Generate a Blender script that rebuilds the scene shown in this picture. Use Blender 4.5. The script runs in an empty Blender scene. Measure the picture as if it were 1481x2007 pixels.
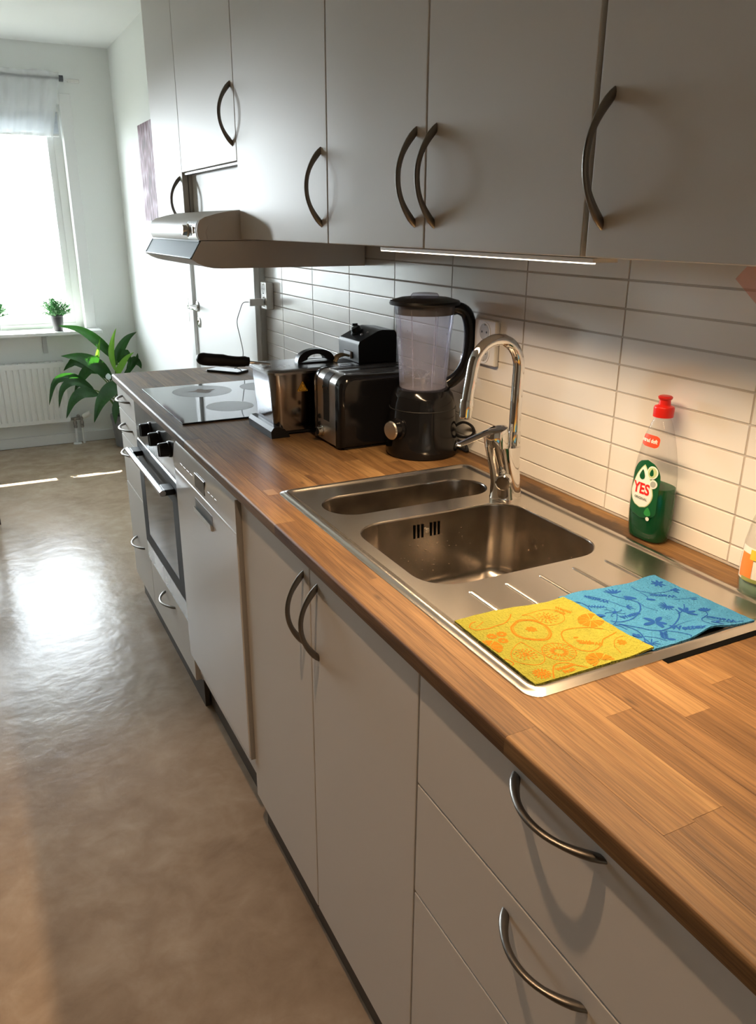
import bpy, bmesh, math, random
from mathutils import Vector, Matrix, noise as mnoise

random.seed(7)
S = bpy.context.scene
COL = S.collection
PI = math.pi

# ------------------------------------------------------------------ camera
cam_d = bpy.data.cameras.new('camera')
cam = bpy.data.objects.new('camera', cam_d)
COL.objects.link(cam)
cam_d.sensor_fit = 'VERTICAL'
cam_d.sensor_height = 24.0
cam_d.lens = 24.0 * 1544.9556 / 2007.0
cam_d.clip_start = 0.02
def _rot(ax, deg): return Matrix.Rotation(math.radians(deg), 3, ax)
_R = _rot('Z', -27.1829) @ _rot('X', -19.9504) @ _rot('Y', -0.3081)
_right, _fwd, _up = _R.col[0], _R.col[1], _R.col[2]
_m = Matrix((( _right.x, _up.x, -_fwd.x, -1.1023), (_right.y, _up.y, -_fwd.y, -1.6179), (_right.z, _up.z, -_fwd.z, 1.4802), (0, 0, 0, 1)))
cam.matrix_world = _m
S.camera = cam

# ------------------------------------------------------------------ light and exposure
S.view_settings.view_transform = 'Standard'
S.view_settings.look = 'None'
S.view_settings.exposure = 0.0
S.view_settings.gamma = 1.0
S.view_settings.use_curve_mapping = False
S.cycles.max_bounces = 10
S.cycles.diffuse_bounces = 5
S.cycles.glossy_bounces = 5
S.cycles.transmission_bounces = 8
S.cycles.transparent_max_bounces = 12
S.cycles.use_denoising = True
S.cycles.sample_clamp_indirect = 8.0
S.cycles.caustics_reflective = False

world = bpy.data.worlds.new('daylight_sky')
S.world = world
world.use_nodes = True
wn = world.node_tree
bg = wn.nodes['Background']
bg.inputs['Color'].default_value = (0.86, 0.92, 1.0, 1)
bg.inputs['Strength'].default_value = 27.0

def lamp(name, kind, loc, energy, color, rot=(0, 0, 0), **k):
    d = bpy.data.lights.new(name, kind)
    d.energy = energy
    d.color = color
    for a, v in k.items(): setattr(d, a, v)
    o = bpy.data.objects.new(name, d)
    COL.objects.link(o)
    o.location = loc
    o.rotation_euler = rot
    return o

sun = lamp('sun', 'SUN', (-2, 8, 6), 60.0, (1.0, 0.95, 0.86), angle=0.006)
sun.rotation_euler = Vector((0.30, -1.0, -1.148)).to_track_quat('-Z', 'Y').to_euler()
WX0, WX1, WZ0, WZ1 = -2.45, -0.36, 0.80, 2.20
YW = 4.297
p_ = lamp('window_daylight', 'AREA', ((WX0 + WX1) / 2, YW + 0.26, (WZ0 + WZ1) / 2), 1.0, (1, 1, 1), shape='RECTANGLE', size=WX1 - WX0, size_y=WZ1 - WZ0)
p_.rotation_euler = (-PI / 2, 0, 0)
p_.data.cycles.is_portal = True
# added area lamp for the low beam; an unseen house is invented behind it
GL = Vector((-12.05, 25.6, 2.95))
low_beam = lamp('added_low_beam', 'AREA', GL, 2700.0, (0.89, 0.94, 1.0), shape='RECTANGLE', size=1.3, size_y=1.5)
low_beam.rotation_euler = (Vector((-.4, .6, 1.5)) - GL).to_track_quat('-Z', 'Y').to_euler()
LED = lamp('under_cabinet_glow', 'AREA', (-0.352, -0.655, 1.4345), 11.2, (1.0, 0.70, 0.42), shape='RECTANGLE', size=0.02, size_y=1.19, spread=math.radians(131))
SPOT = lamp('ceiling_spot_glow', 'SPOT', (-1.06, -0.70, 2.515), 58.0, (1.0, 0.64, 0.37), shadow_soft_size=0.022, spot_size=math.radians(64), spot_blend=0.45)

# ------------------------------------------------------------------ geometry helpers
ORG = {}
class G:
    """collects shapes in world coordinates; becomes one mesh object"""
    def __init__(s): s.v = []; s.f = []; s.mi = []; s.cur = 0
    def add(s, vs, fs):
        o = len(s.v); s.v += [Vector(a) for a in vs]
        for f in fs: s.f.append([i + o for i in f]); s.mi.append(s.cur)
        return s
    def box(s, x0, y0, z0, x1, y1, z1, b=0.0, seg=1):
        x0, x1 = min(x0, x1), max(x0, x1); y0, y1 = min(y0, y1), max(y0, y1); z0, z1 = min(z0, z1), max(z0, z1)
        if b <= 0:
            vs = [(x, y, z) for z in (z0, z1) for x, y in ((x0, y0), (x1, y0), (x1, y1), (x0, y1))]
            return s.add(vs, [(3, 2, 1, 0), (4, 5, 6, 7), (0, 1, 5, 4), (1, 2, 6, 5), (2, 3, 7, 6), (3, 0, 4, 7)])
        bm = bmesh.new(); bmesh.ops.create_cube(bm, size=1)
        for v in bm.verts:
            v.co = Vector(((x0 + x1) / 2 + v.co.x * (x1 - x0), (y0 + y1) / 2 + v.co.y * (y1 - y0), (z0 + z1) / 2 + v.co.z * (z1 - z0)))
        bmesh.ops.bevel(bm, geom=bm.edges[:], offset=min(b, .49 * min(x1 - x0, y1 - y0, z1 - z0)), segments=seg, profile=.5, affect='EDGES')
        return s.bm(bm)
    def bm(s, bm, mat=None):
        bm.verts.index_update()
        s.add([(mat @ v.co if mat else v.co) for v in bm.verts], [[v.index for v in f.verts] for f in bm.faces])
        bm.free(); return s
    def loft(s, rings, cap0=True, cap1=True, closed=True):
        n = len(rings[0]); vs = [p for r in rings for p in r]; fs = []
        m = n if closed else n - 1
        for k in range(len(rings) - 1):
            for i in range(m):
                j = (i + 1) % n
                fs.append((k * n + i, k * n + j, (k + 1) * n + j, (k + 1) * n + i))
        if cap0: fs.append(tuple(range(n - 1, -1, -1)))
        if cap1: fs.append(tuple((len(rings) - 1) * n + i for i in range(n)))
        return s.add(vs, fs)
    def tube(s, pts, r, n=8, cap=True, ell=None, up=None):
        pts = [Vector(p) for p in pts]; rings = []
        rs = r if isinstance(r, (list, tuple)) else [r] * len(pts)
        prev = None
        for i, p in enumerate(pts):
            t = (pts[min(i + 1, len(pts) - 1)] - pts[max(i - 1, 0)]).normalized()
            if up is not None: a = (Vector(up) - t * t.dot(Vector(up))).normalized()
            elif prev is None:
                a = Vector((0, 0, 1)) if abs(t.z) < .9 else Vector((1, 0, 0))
                a = (a - t * t.dot(a)).normalized()
            else: a = (prev - t * t.dot(prev)).normalized()
            prev = a; b = t.cross(a)
            e = ell if ell else 1.0
            rings.append([p + a * (math.cos(2 * PI * k / n) * rs[i] * e) + b * (math.sin(2 * PI * k / n) * rs[i]) for k in range(n)])
        return s.loft(rings, cap, cap)
    def lathe(s, prof, c=(0, 0, 0), n=24, axis=None, cap=True):
        c = Vector(c); q = Matrix.Identity(3)
        if axis is not None: q = Vector((0, 0, 1)).rotation_difference(Vector(axis)).to_matrix()
        rings = [[c + q @ Vector((r * math.cos(2 * PI * k / n), r * math.sin(2 * PI * k / n), z)) for k in range(n)] for r, z in prof]
        return s.loft(rings, cap, cap)
    def frame(s, x0, x1, z0, z1, w, y0, y1):
        for a, b, c, d in ((x0, x0 + w, z0, z1), (x1 - w, x1, z0, z1), (x0 + w, x1 - w, z0, z0 + w), (x0 + w, x1 - w, z1 - w, z1)): s.box(a, y0, c, b, y1, d)
        return s
    def prism(s, poly, axis, a, b):
        """2-D polygon extruded along an axis: 'y' takes (x,z), 'x' takes (y,z), 'z' takes (x,y)"""
        def P(p, t): return {'y': (p[0], t, p[1]), 'x': (t, p[0], p[1]), 'z': (p[0], p[1], t)}[axis]
        return s.loft([[P(p, a) for p in poly], [P(p, b) for p in poly]])
    def sphere(s, c, r, sc=(1, 1, 1), u=10, v=6):
        bm = bmesh.new(); bmesh.ops.create_uvsphere(bm, u_segments=u, v_segments=v, radius=r)
        return s.bm(bm, Matrix.Translation(c) @ Matrix.Diagonal((*sc, 1)))
    def mesh(s, name, mats, org=(0, 0, 0), smooth=32, fix=True):
        me = bpy.data.meshes.new(name); o = Vector(org)
        me.from_pydata([v - o for v in s.v], [], s.f)
        for m in (mats if isinstance(mats, (list, tuple)) else [mats]): me.materials.append(m)
        if s.cur: me.polygons.foreach_set('material_index', s.mi)
        if fix:
            bm = bmesh.new(); bm.from_mesh(me); bmesh.ops.recalc_face_normals(bm, faces=bm.faces[:]); bm.to_mesh(me); bm.free()
        if smooth:
            me.polygons.foreach_set('use_smooth', [True] * len(me.polygons))
            me.set_sharp_from_angle(angle=math.radians(smooth))
        me.update(); return me

def tag(o, label=None, cat=None, group=None, kind=None):
    if label: o['label'] = label
    if cat: o['category'] = cat
    if group: o['group'] = group
    if kind: o['kind'] = kind
    return o
def wn(o, smooth=32):
    if smooth and len(o.data.polygons) > 6:
        m = o.modifiers.new('weighted_normal', 'WEIGHTED_NORMAL'); m.keep_sharp = True; m.weight = 80
def thing(name, label, cat, loc=(0, 0, 0), group=None):
    o = bpy.data.objects.new(name, None); COL.objects.link(o); o.location = loc; o.empty_display_size = .05
    ORG[o] = Vector(loc); return tag(o, label, cat, group)
def part(name, g, mats, parent, label=None, smooth=32, kind=None, fix=True):
    me = g.mesh(name, mats, ORG[parent], smooth, fix)
    o = bpy.data.objects.new(name, me); COL.objects.link(o); o.parent = parent
    wn(o, smooth); ORG[o] = ORG[parent]; return tag(o, label, kind=kind)
def single(name, g, mats, label, cat, loc, group=None, smooth=32, fix=True):
    me = g.mesh(name, mats, loc, smooth, fix); o = bpy.data.objects.new(name, me); COL.objects.link(o)
    o.location = loc; wn(o, smooth); ORG[o] = Vector(loc); return tag(o, label, cat, group)
def struct(name, g, mats, smooth=32, parent=None):
    me = g.mesh(name, mats, (0, 0, 0), smooth); o = bpy.data.objects.new(name, me); COL.objects.link(o); ORG[o] = Vector(); wn(o)
    o['kind'] = 'structure'; return o
def share(name, me, parent, loc, rot=(0, 0, 0), label=None):
    o = bpy.data.objects.new(name, me); COL.objects.link(o); o.parent = parent
    o.location = Vector(loc) - ORG[parent]; o.rotation_euler = rot; wn(o); ORG[o] = Vector(loc); return tag(o, label)
def rr(x0, y0, x1, y1, r, z, n=6):
    out = []
    for cx, cy, a0 in ((x1 - r, y1 - r, 0), (x0 + r, y1 - r, 90), (x0 + r, y0 + r, 180), (x1 - r, y0 + r, 270)):
        for k in range(n + 1):
            a = math.radians(a0 + 90 * k / n); out.append((cx + r * math.cos(a), cy + r * math.sin(a), z))
    return out
def spline(pts, n=8):
    """Catmull-Rom through points of any dimension"""
    P = [Vector(p) for p in pts]; out = []
    for i in range(len(P) - 1):
        a, b, c, d = P[max(i - 1, 0)], P[i], P[i + 1], P[min(i + 2, len(P) - 1)]
        for k in range(n):
            t = k / n
            out.append(.5 * ((2 * b) + (c - a) * t + (2 * a - 5 * b + 4 * c - d) * t * t + (3 * b - a - 3 * c + d) * t ** 3))
    return out + [P[-1]]
def text2d(s, size, bold=0.0, seg=0.0):
    cu = bpy.data.curves.new('t', 'FONT'); cu.body = s; cu.size = size; cu.align_x = 'CENTER'; cu.align_y = 'CENTER'
    cu.offset = bold; cu.resolution_u = 3
    o = bpy.data.objects.new('t', cu); COL.objects.link(o)
    me = bpy.data.meshes.new_from_object(o.evaluated_get(bpy.context.evaluated_depsgraph_get()))
    bpy.data.objects.remove(o); bm = bmesh.new(); bm.from_mesh(me)
    bmesh.ops.triangulate(bm, faces=bm.faces[:])
    if seg:
        for _ in range(3):
            e = [e for e in bm.edges if e.calc_length() > seg]
            if e: bmesh.ops.subdivide_edges(bm, edges=e, cuts=1); bmesh.ops.triangulate(bm, faces=bm.faces[:])
    bm.verts.index_update()
    r = ([v.co.to_2d() for v in bm.verts], [[v.index for v in f.verts] for f in bm.faces]); bm.free()
    bpy.data.meshes.remove(me); bpy.data.curves.remove(cu); return r

# ------------------------------------------------------------------ materials
def M(name, col=(.8, .8, .8), rough=.5, metal=0.0, spec=.5, coat=0.0, trans=0.0, ior=1.45, emit=None, estr=0.0, bump=None, tint=None, aniso=0.0, rvar=None, sss=0.0, alpha=1.0):
    """tint=(scale, colour2, contrast, stretch)  bump=(scale, distance, stretch)"""
    m = bpy.data.materials.new(name); m.use_nodes = True; nt = m.node_tree; N = nt.nodes; L = nt.links
    b = N['Principled BSDF']; I = b.inputs
    I['Base Color'].default_value = (*col, 1); I['Roughness'].default_value = rough; I['Metallic'].default_value = metal
    I['Specular IOR Level'].default_value = spec; I['Coat Weight'].default_value = coat; I['Transmission Weight'].default_value = trans
    I['IOR'].default_value = ior; I['Anisotropic'].default_value = aniso; I['Alpha'].default_value = alpha
    if coat: I['Coat Roughness'].default_value = .08
    if emit: I['Emission Color'].default_value = (*emit, 1); I['Emission Strength'].default_value = estr
    if sss: I['Subsurface Weight'].default_value = sss; I['Subsurface Radius'].default_value = (.01, .01, .01)
    tc = None
    def co(stretch):
        nonlocal tc
        if tc is None: tc = N.new('ShaderNodeTexCoord')
        mp = N.new('ShaderNodeMapping'); mp.inputs['Scale'].default_value = stretch; L.new(tc.outputs['Object'], mp.inputs['Vector']); return mp.outputs['Vector']
    def ns(sc, det, st):
        n = N.new('ShaderNodeTexNoise'); n.inputs['Scale'].default_value = sc; n.inputs['Detail'].default_value = det; L.new(co(st), n.inputs['Vector']); return n
    if tint:
        n = ns(tint[0], 6, tint[3] if len(tint) > 3 else (1, 1, 1)); r = N.new('ShaderNodeValToRGB'); c = tint[2]
        r.color_ramp.elements[0].position = .5 - c; r.color_ramp.elements[1].position = .5 + c
        r.color_ramp.elements[0].color = (*col, 1); r.color_ramp.elements[1].color = (*tint[1], 1)
        L.new(n.outputs['Fac'], r.inputs['Fac']); L.new(r.outputs['Color'], I['Base Color'])
    if bump:
        n = ns(bump[0], 4, bump[2] if len(bump) > 2 else (1, 1, 1)); bu = N.new('ShaderNodeBump'); bu.inputs['Distance'].default_value = bump[1]
        bu.inputs['Strength'].default_value = 1.0; L.new(n.outputs['Fac'], bu.inputs['Height']); L.new(bu.outputs['Normal'], I['Normal'])
    if rvar:
        n = ns(rvar[0], 4, rvar[2] if len(rvar) > 2 else (1, 1, 1)); mr = N.new('ShaderNodeMapRange'); mr.inputs['To Min'].default_value = rough; mr.inputs['To Max'].default_value = rvar[1]
        mr.inputs['From Min'].default_value = .35; mr.inputs['From Max'].default_value = .65
        L.new(n.outputs['Fac'], mr.inputs['Value']); L.new(mr.outputs['Result'], I['Roughness'])
    return m

LAM = M('white_laminate', (.70, .67, .625), .46, spec=.3, bump=(900, .00006))
LAMB = M('white_carcass', (.72, .70, .66), .5)
PAINT = M('wall_paint', (.82, .84, .82), .8, bump=(220, .0006))
CEILM = M('ceiling_paint', (.86, .88, .88), .9, bump=(300, .0006))
TRIMM = M('white_trim_paint', (.80, .81, .80), .4)
GROUT = M('grey_grout', (.50, .46, .42), .9, bump=(500, .0005))
TILE = M('glazed_white_tile', (.80, .78, .75), .18, rvar=(20, .22))
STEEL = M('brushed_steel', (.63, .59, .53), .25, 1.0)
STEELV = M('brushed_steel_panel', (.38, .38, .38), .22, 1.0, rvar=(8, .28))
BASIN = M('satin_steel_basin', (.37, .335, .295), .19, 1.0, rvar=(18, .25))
TOASTM = M('brushed_toaster_steel', (.62, .60, .58), .30, 1.0)
FRYM = M('bright_fryer_steel', (.38, .38, .40), .12, 1.0)
CHROME = M('polished_chrome', (.80, .79, .77), .05, 1.0)
PEWTER = M('pewter_handle', (.21, .195, .175), .30, 1.0, rvar=(60, .38))
BLACKP = M('black_plastic', (.010, .010, .011), .33, spec=.3, rvar=(60, .4))
BLACKS = M('satin_black_plastic', (.009, .009, .010), .42, spec=.18)
BLACKG = M('gloss_black_plastic', (.006, .006, .007), .12, spec=.4)
BLACKM = M('matt_black', (.015, .015, .016), .6)
HOBG = M('black_ceramic_glass', (.012, .014, .018), .05, spec=.17)
OVENG = M('dark_oven_glass', (.012, .013, .015), .05, spec=.3)
WHITEP = M('white_plastic', (.80, .79, .76), .3)
GREYP = M('grey_plastic', (.30, .31, .32), .45)
DWW = M('white_enamel', (.72, .71, .69), .13, spec=.45, rvar=(4, .17))
PLINTH = M('dark_plinth', (.085, .07, .055), .55)

def floor_material():
    m = bpy.data.materials.new('mottled_vinyl'); m.use_nodes = True; nt = m.node_tree; N = nt.nodes; L = nt.links; b = N['Principled BSDF']
    tc = N.new('ShaderNodeTexCoord')
    def ns(sc, det, dist=0.0, rough=.55):
        n = N.new('ShaderNodeTexNoise'); n.inputs['Scale'].default_value = sc; n.inputs['Detail'].default_value = det; n.inputs['Distortion'].default_value = dist; n.inputs['Roughness'].default_value = rough
        L.new(tc.outputs['Object'], n.inputs['Vector']); return n.outputs['Fac']
    r = N.new('ShaderNodeValToRGB'); e = r.color_ramp.elements
    e[0].position = .30; e[0].color = (.25, .175, .115, 1); e[1].position = .70; e[1].color = (.50, .405, .305, 1)
    k = e.new(.5); k.color = (.375, .28, .197, 1)
    mx = N.new('ShaderNodeMix'); mx.inputs[0].default_value = .45; L.new(ns(2.4, 8, .6, .62), mx.inputs[2]); L.new(ns(11, 6, .4, .6), mx.inputs[3])
    L.new(mx.outputs[0], r.inputs['Fac']); L.new(r.outputs['Color'], b.inputs['Base Color'])
    bu = N.new('ShaderNodeBump'); bu.inputs['Distance'].default_value = .0017; L.new(ns(12, 2), bu.inputs['Height'])
    b2 = N.new('ShaderNodeBump'); b2.inputs['Distance'].default_value = .00026; L.new(ns(70, 2), b2.inputs['Height']); L.new(bu.outputs['Normal'], b2.inputs['Normal'])
    L.new(b2.outputs['Normal'], b.inputs['Normal'])
    b.inputs['Roughness'].default_value = .23; b.inputs['Specular IOR Level'].default_value = .19
    return m
FLOORM = floor_material()

def wood_material():
    """oak stave: grain along local y, tint by the stave's own random number, knots, water stains along the wall strip"""
    m = bpy.data.materials.new('oiled_oak_stave'); m.use_nodes = True; nt = m.node_tree; N = nt.nodes; L = nt.links; b = N['Principled BSDF']
    tc = N.new('ShaderNodeTexCoord'); oi = N.new('ShaderNodeObjectInfo'); geo = N.new('ShaderNodeNewGeometry')
    def math_(op, a, c, clamp=False):
        n = N.new('ShaderNodeMath'); n.operation = op; n.use_clamp = clamp
        for i, v in enumerate((a, c)):
            if hasattr(v, 'is_output') or isinstance(v, bpy.types.NodeSocket): L.new(v, n.inputs[i])
            else: n.inputs[i].default_value = v
        return n.outputs[0]
    off = N.new('ShaderNodeCombineXYZ'); L.new(math_('MULTIPLY', oi.outputs['Random'], 37.0), off.inputs[0]); L.new(math_('MULTIPLY', oi.outputs['Random'], 91.0), off.inputs[1])
    add = N.new('ShaderNodeVectorMath'); add.operation = 'ADD'; L.new(tc.outputs['Object'], add.inputs[0]); L.new(off.outputs[0], add.inputs[1])
    def mp(s):
        n = N.new('ShaderNodeMapping'); n.inputs['Scale'].default_value = s; L.new(add.outputs[0], n.inputs['Vector']); return n.outputs[0]
    def ns(v, sc, det, dist=0.0):
        n = N.new('ShaderNodeTexNoise'); n.inputs['Scale'].default_value = sc; n.inputs['Detail'].default_value = det; n.inputs['Distortion'].default_value = dist; L.new(v, n.inputs['Vector']); return n.outputs['Fac']
    grain = ns(mp((60, 3.0, 60)), 1.0, 6, 1.2); fine = ns(mp((420, 12, 420)), 1.0, 3); cloud = ns(mp((9, 2.2, 9)), 1.0, 3, .6)
    t = math_('ADD', math_('MULTIPLY', grain, .55), math_('ADD', math_('MULTIPLY', cloud, .5), math_('MULTIPLY', math_('SUBTRACT', oi.outputs['Random'], .5), .27)))
    r = N.new('ShaderNodeValToRGB'); e = r.color_ramp.elements
    e[0].position = .28; e[0].color = (.078, .037, .0135, 1); e[1].position = .84; e[1].color = (.30, .180, .073, 1); k = e.new(.55); k.color = (.178, .095, .036, 1)
    L.new(t, r.inputs['Fac'])
    mx = N.new('ShaderNodeMix'); mx.data_type = 'RGBA'; mx.blend_type = 'MULTIPLY'; mx.inputs[0].default_value = 1.0
    fr = N.new('ShaderNodeMapRange'); L.new(fine, fr.inputs['Value']); fr.inputs['From Min'].default_value = .35; fr.inputs['From Max'].default_value = .6; fr.inputs['To Min'].default_value = .70; fr.inputs['To Max'].default_value = 1.06
    L.new(r.outputs['Color'], mx.inputs[6]); L.new(fr.outputs[0], mx.inputs[7])
    # knots
    vo = N.new('ShaderNodeTexVoronoi'); vo.inputs['Scale'].default_value = 1.0; L.new(mp((17, 5.5, 17)), vo.inputs['Vector'])
    kn = N.new('ShaderNodeMapRange'); L.new(vo.outputs['Distance'], kn.inputs['Value']); kn.inputs['From Min'].default_value = .02; kn.inputs['From Max'].default_value = .09; kn.inputs['To Min'].default_value = .35; kn.inputs['To Max'].default_value = 1.0
    mk = N.new('ShaderNodeMix'); mk.data_type = 'RGBA'; mk.blend_type = 'MULTIPLY'; mk.inputs[0].default_value = .9; L.new(mx.outputs[2], mk.inputs[6]); L.new(kn.outputs[0], mk.inputs[7])
    # water stains: only near the wall behind the sink
    sp = N.new('ShaderNodeSeparateXYZ'); L.new(geo.outputs['Position'], sp.inputs[0])
    def mr(v, a, c_):
        n = N.new('ShaderNodeMapRange'); n.inputs['From Min'].default_value = a; n.inputs['From Max'].default_value = c_; L.new(v, n.inputs['Value']); return n.outputs[0]
    pn = N.new('ShaderNodeTexNoise'); pn.inputs['Scale'].default_value = 24; pn.inputs['Detail'].default_value = 5; L.new(geo.outputs['Position'], pn.inputs['Vector'])
    yb = math_('MULTIPLY', mr(sp.outputs[1], -.68, -.56), mr(sp.outputs[1], -.22, -.30))
    ed = math_('ADD', math_('MULTIPLY', pn.outputs['Fac'], .06), -.030)
    xs = math_('ADD', sp.outputs[0], ed)
    near = mr(xs, -.056, -.066); strip = mr(xs, -.085, -.08)
    st = math_('MULTIPLY', math_('ADD', math_('MULTIPLY', math_('MULTIPLY', yb, .92), mr(xs, -.024, -.038)), math_('MULTIPLY', near, .45), True), strip, True)
    ms = N.new('ShaderNodeMix'); ms.data_type = 'RGBA'; L.new(st, ms.inputs[0]); L.new(mk.outputs[2], ms.inputs[6]); ms.inputs[7].default_value = (.035, .02, .011, 1)
    L.new(ms.outputs[2], b.inputs['Base Color'])
    bu = N.new('ShaderNodeBump'); bu.inputs['Distance'].default_value = .0004; L.new(fine, bu.inputs['Height']); L.new(bu.outputs['Normal'], b.inputs['Normal'])
    rv = N.new('ShaderNodeMapRange'); rv.inputs['To Min'].default_value = .40; rv.inputs['To Max'].default_value = .58; b.inputs['Specular IOR Level'].default_value = .26; L.new(cloud, rv.inputs['Value']); L.new(rv.outputs[0], b.inputs['Roughness'])
    return m
WOOD = wood_material()

def pane_material(name, tint, mixmin=.0, rough=.0, body=0.0, bodycol=(1, 1, 1)):
    """thin clear sheet: transparent + fresnel gloss (+ a little white body)"""
    m = bpy.data.materials.new(name); m.use_nodes = True; nt = m.node_tree; N = nt.nodes; L = nt.links
    N.remove(N['Principled BSDF']); out = N['Material Output']
    tr = N.new('ShaderNodeBsdfTransparent'); tr.inputs[0].default_value = (*tint, 1)
    gl = N.new('ShaderNodeBsdfGlossy'); gl.inputs['Roughness'].default_value = rough
    fr = N.new('ShaderNodeFresnel'); ge = N.new('ShaderNodeNewGeometry'); mi = N.new('ShaderNodeMapRange')
    mi.inputs['To Min'].default_value = 1.45; mi.inputs['To Max'].default_value = 1 / 1.45   # same sheet reflectance from both sides
    L.new(ge.outputs['Backfacing'], mi.inputs['Value']); L.new(mi.outputs[0], fr.inputs[0])
    mx = N.new('ShaderNodeMixShader'); L.new(fr.outputs[0], mx.inputs[0]); L.new(tr.outputs[0], mx.inputs[1]); L.new(gl.outputs[0], mx.inputs[2])
    last = mx
    if body:
        df = N.new('ShaderNodeBsdfTranslucent'); df.inputs[0].default_value = (*bodycol, 1)
        dd = N.new('ShaderNodeBsdfDiffuse'); dd.inputs[0].default_value = (*bodycol, 1)
        m0 = N.new('ShaderNodeMixShader'); m0.inputs[0].default_value = .5; L.new(df.outputs[0], m0.inputs[1]); L.new(dd.outputs[0], m0.inputs[2])
        m2 = N.new('ShaderNodeMixShader'); m2.inputs[0].default_value = body; L.new(mx.outputs[0], m2.inputs[1]); L.new(m0.outputs[0], m2.inputs[2]); last = m2
    L.new(last.outputs[0], out.inputs[0]); return m
PANE = pane_material('window_glass', (.97, .99, .98))
CLEAR = pane_material('milky_clear_plastic', (.90, .90, .96), rough=.03, body=.27, bodycol=(.72, .71, .80))
BOTTLE = pane_material('clear_bottle_plastic', (.93, .93, .93), rough=.02)
SHEER = pane_material('sheer_fabric', (.95, .96, .98), rough=.6, body=.55, bodycol=(.95, .96, .98))

# ------------------------------------------------------------------ room shell
XR = -0.03; ZC = 0.939; ZCEIL = 2.537; XL = -3.3; YB = -2.8
g = G().box(XL - .1, YB - .1, -.1, .1, YW + .3, 0.0)
struct('floor', g, FLOORM)
struct('ceiling', G().box(XL - .1, YB - .1, ZCEIL, .1, YW + .3, ZCEIL + .1), CEILM)
wall_r = struct('wall_right', G().box(.0025, YB, 0, .1, 1.535, ZCEIL).box(XR, 1.535, 0, .1, YW, ZCEIL), [PAINT])
g = G().box(XL, YW, 0, WX0, YW + .3, ZCEIL).box(WX1, YW, 0, .1, YW + .3, ZCEIL).box(WX0, YW, 0, WX1, YW + .3, WZ0 - .02).box(WX0, YW, WZ1, WX1, YW + .3, ZCEIL)
struct('wall_far', g, PAINT)
struct('wall_left', G().box(XL - .1, YB, 0, XL, YW, ZCEIL), PAINT)
struct('wall_light_block', G().box(-2.45, YB, 0, -2.35, 2.0, ZCEIL), M('brown_paint', (.26, .19, .125), .7))  # unseen wall added to block daylight and dim bounce on the near fronts
struct('wall_back', G().box(XL - .1, YB - .1, 0, .1, YB, ZCEIL), M('cream_paint', (.62, .50, .36), .8))
g = G().box(-3.3, YW - .014, 0, XR, YW, .074, .003); struct('baseboard_far', g, TRIMM)
g = G().box(XR - .014, 2.64, 0, XR, YW - .014, .074, .003); struct('baseboard_right', g, TRIMM)

# tiles: stack-bonded 30 x 5 cm, each its own object
TW, TH, TY, TZ = .3026, .0516, -.4857, .976
struct('trim_1', G().box(-.0042, YB, ZC - .0005, .0025, 1.53, 1.56), GROUT)
full = G().box(-.008, -(TW - .0034) / 2, -(TH - .0034) / 2, 0, (TW - .0034) / 2, (TH - .0034) / 2, .0011, 2).mesh('tile', TILE, smooth=40)
for i in range(-5, 7):
    for k in range(-1, 11):
        y0, y1 = TY + i * TW, TY + (i + 1) * TW; z0, z1 = TZ + k * TH, TZ + (k + 1) * TH
        tilt = (0, random.uniform(-.0007, .0007), random.uniform(-.0012, .0012))
        if y1 < 1.53 and z0 > ZC:
            share('tile', full, wall_r, (.0022, (y0 + y1) / 2, (z0 + z1) / 2), tilt)
        else:
            a, b = y0 + .0015, min(y1, 1.527) - .0015; c, d = max(z0, ZC + .004) + .0015, z1 - .0015
            if b - a > .01 and d - c > .004:
                cy, cz = (a + b) / 2, (c + d) / 2
                me = G().box(-.008, a - cy, c - cz, 0, b - cy, d - cz, .0011, 2).mesh('tile', TILE, smooth=40)
                share('tile', me, wall_r, (.0022, cy, cz), tilt)

# door on the right wall
door = struct('door_1', G().box(XR - .006, 1.595, .01, XR + .001, 2.515, 2.05, .002), TRIMM)
part('door_frame', G().box(XR - .022, 1.520, 0, XR, 1.590, 2.115, .003).box(XR - .022, 2.520, 0, XR, 2.60, 2.115, .003).box(XR - .022, 1.590, 2.055, XR, 2.520, 2.115, .003), TRIMM, door)
hd = G().lathe([(.024, 0), (.026, .006), (.012, .009), (.010, .03), (.010, .052)], (XR - .006, 2.475, 1.09), 16, (-1, 0, 0))
hd.tube([(XR - .052, 2.475, 1.09), (XR - .056, 2.44, 1.09), (XR - .055, 2.40, 1.09), (XR - .05, 2.345, 1.088)], [.009, .009, .008, .007], 10)
part('door_handle', hd, CHROME, door, 'chrome lever handle')
part('key_plate', G().lathe([(.025, 0), (.026, .005), (.018, .007)], (XR - .006, 2.465, 1.012), 16, (-1, 0, 0)).box(XR - .016, 2.461, 1.0, XR - .012, 2.469, 1.024), CHROME, door)
sw = thing('light_switch', 'white light switch plate on the wall beside the door handle', 'switch', (XR, 2.66, 1.055))
part('plate', G().box(XR - .010, 2.622, .985, XR, 2.702, 1.13, .004, 2), WHITEP, sw)
part('rocker', G().box(XR - .014, 2.638, 1.07, XR - .009, 2.686, 1.118, .002).box(XR - .014, 2.638, .998, XR - .009, 2.686, 1.048, .002), WHITEP, sw)

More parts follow.
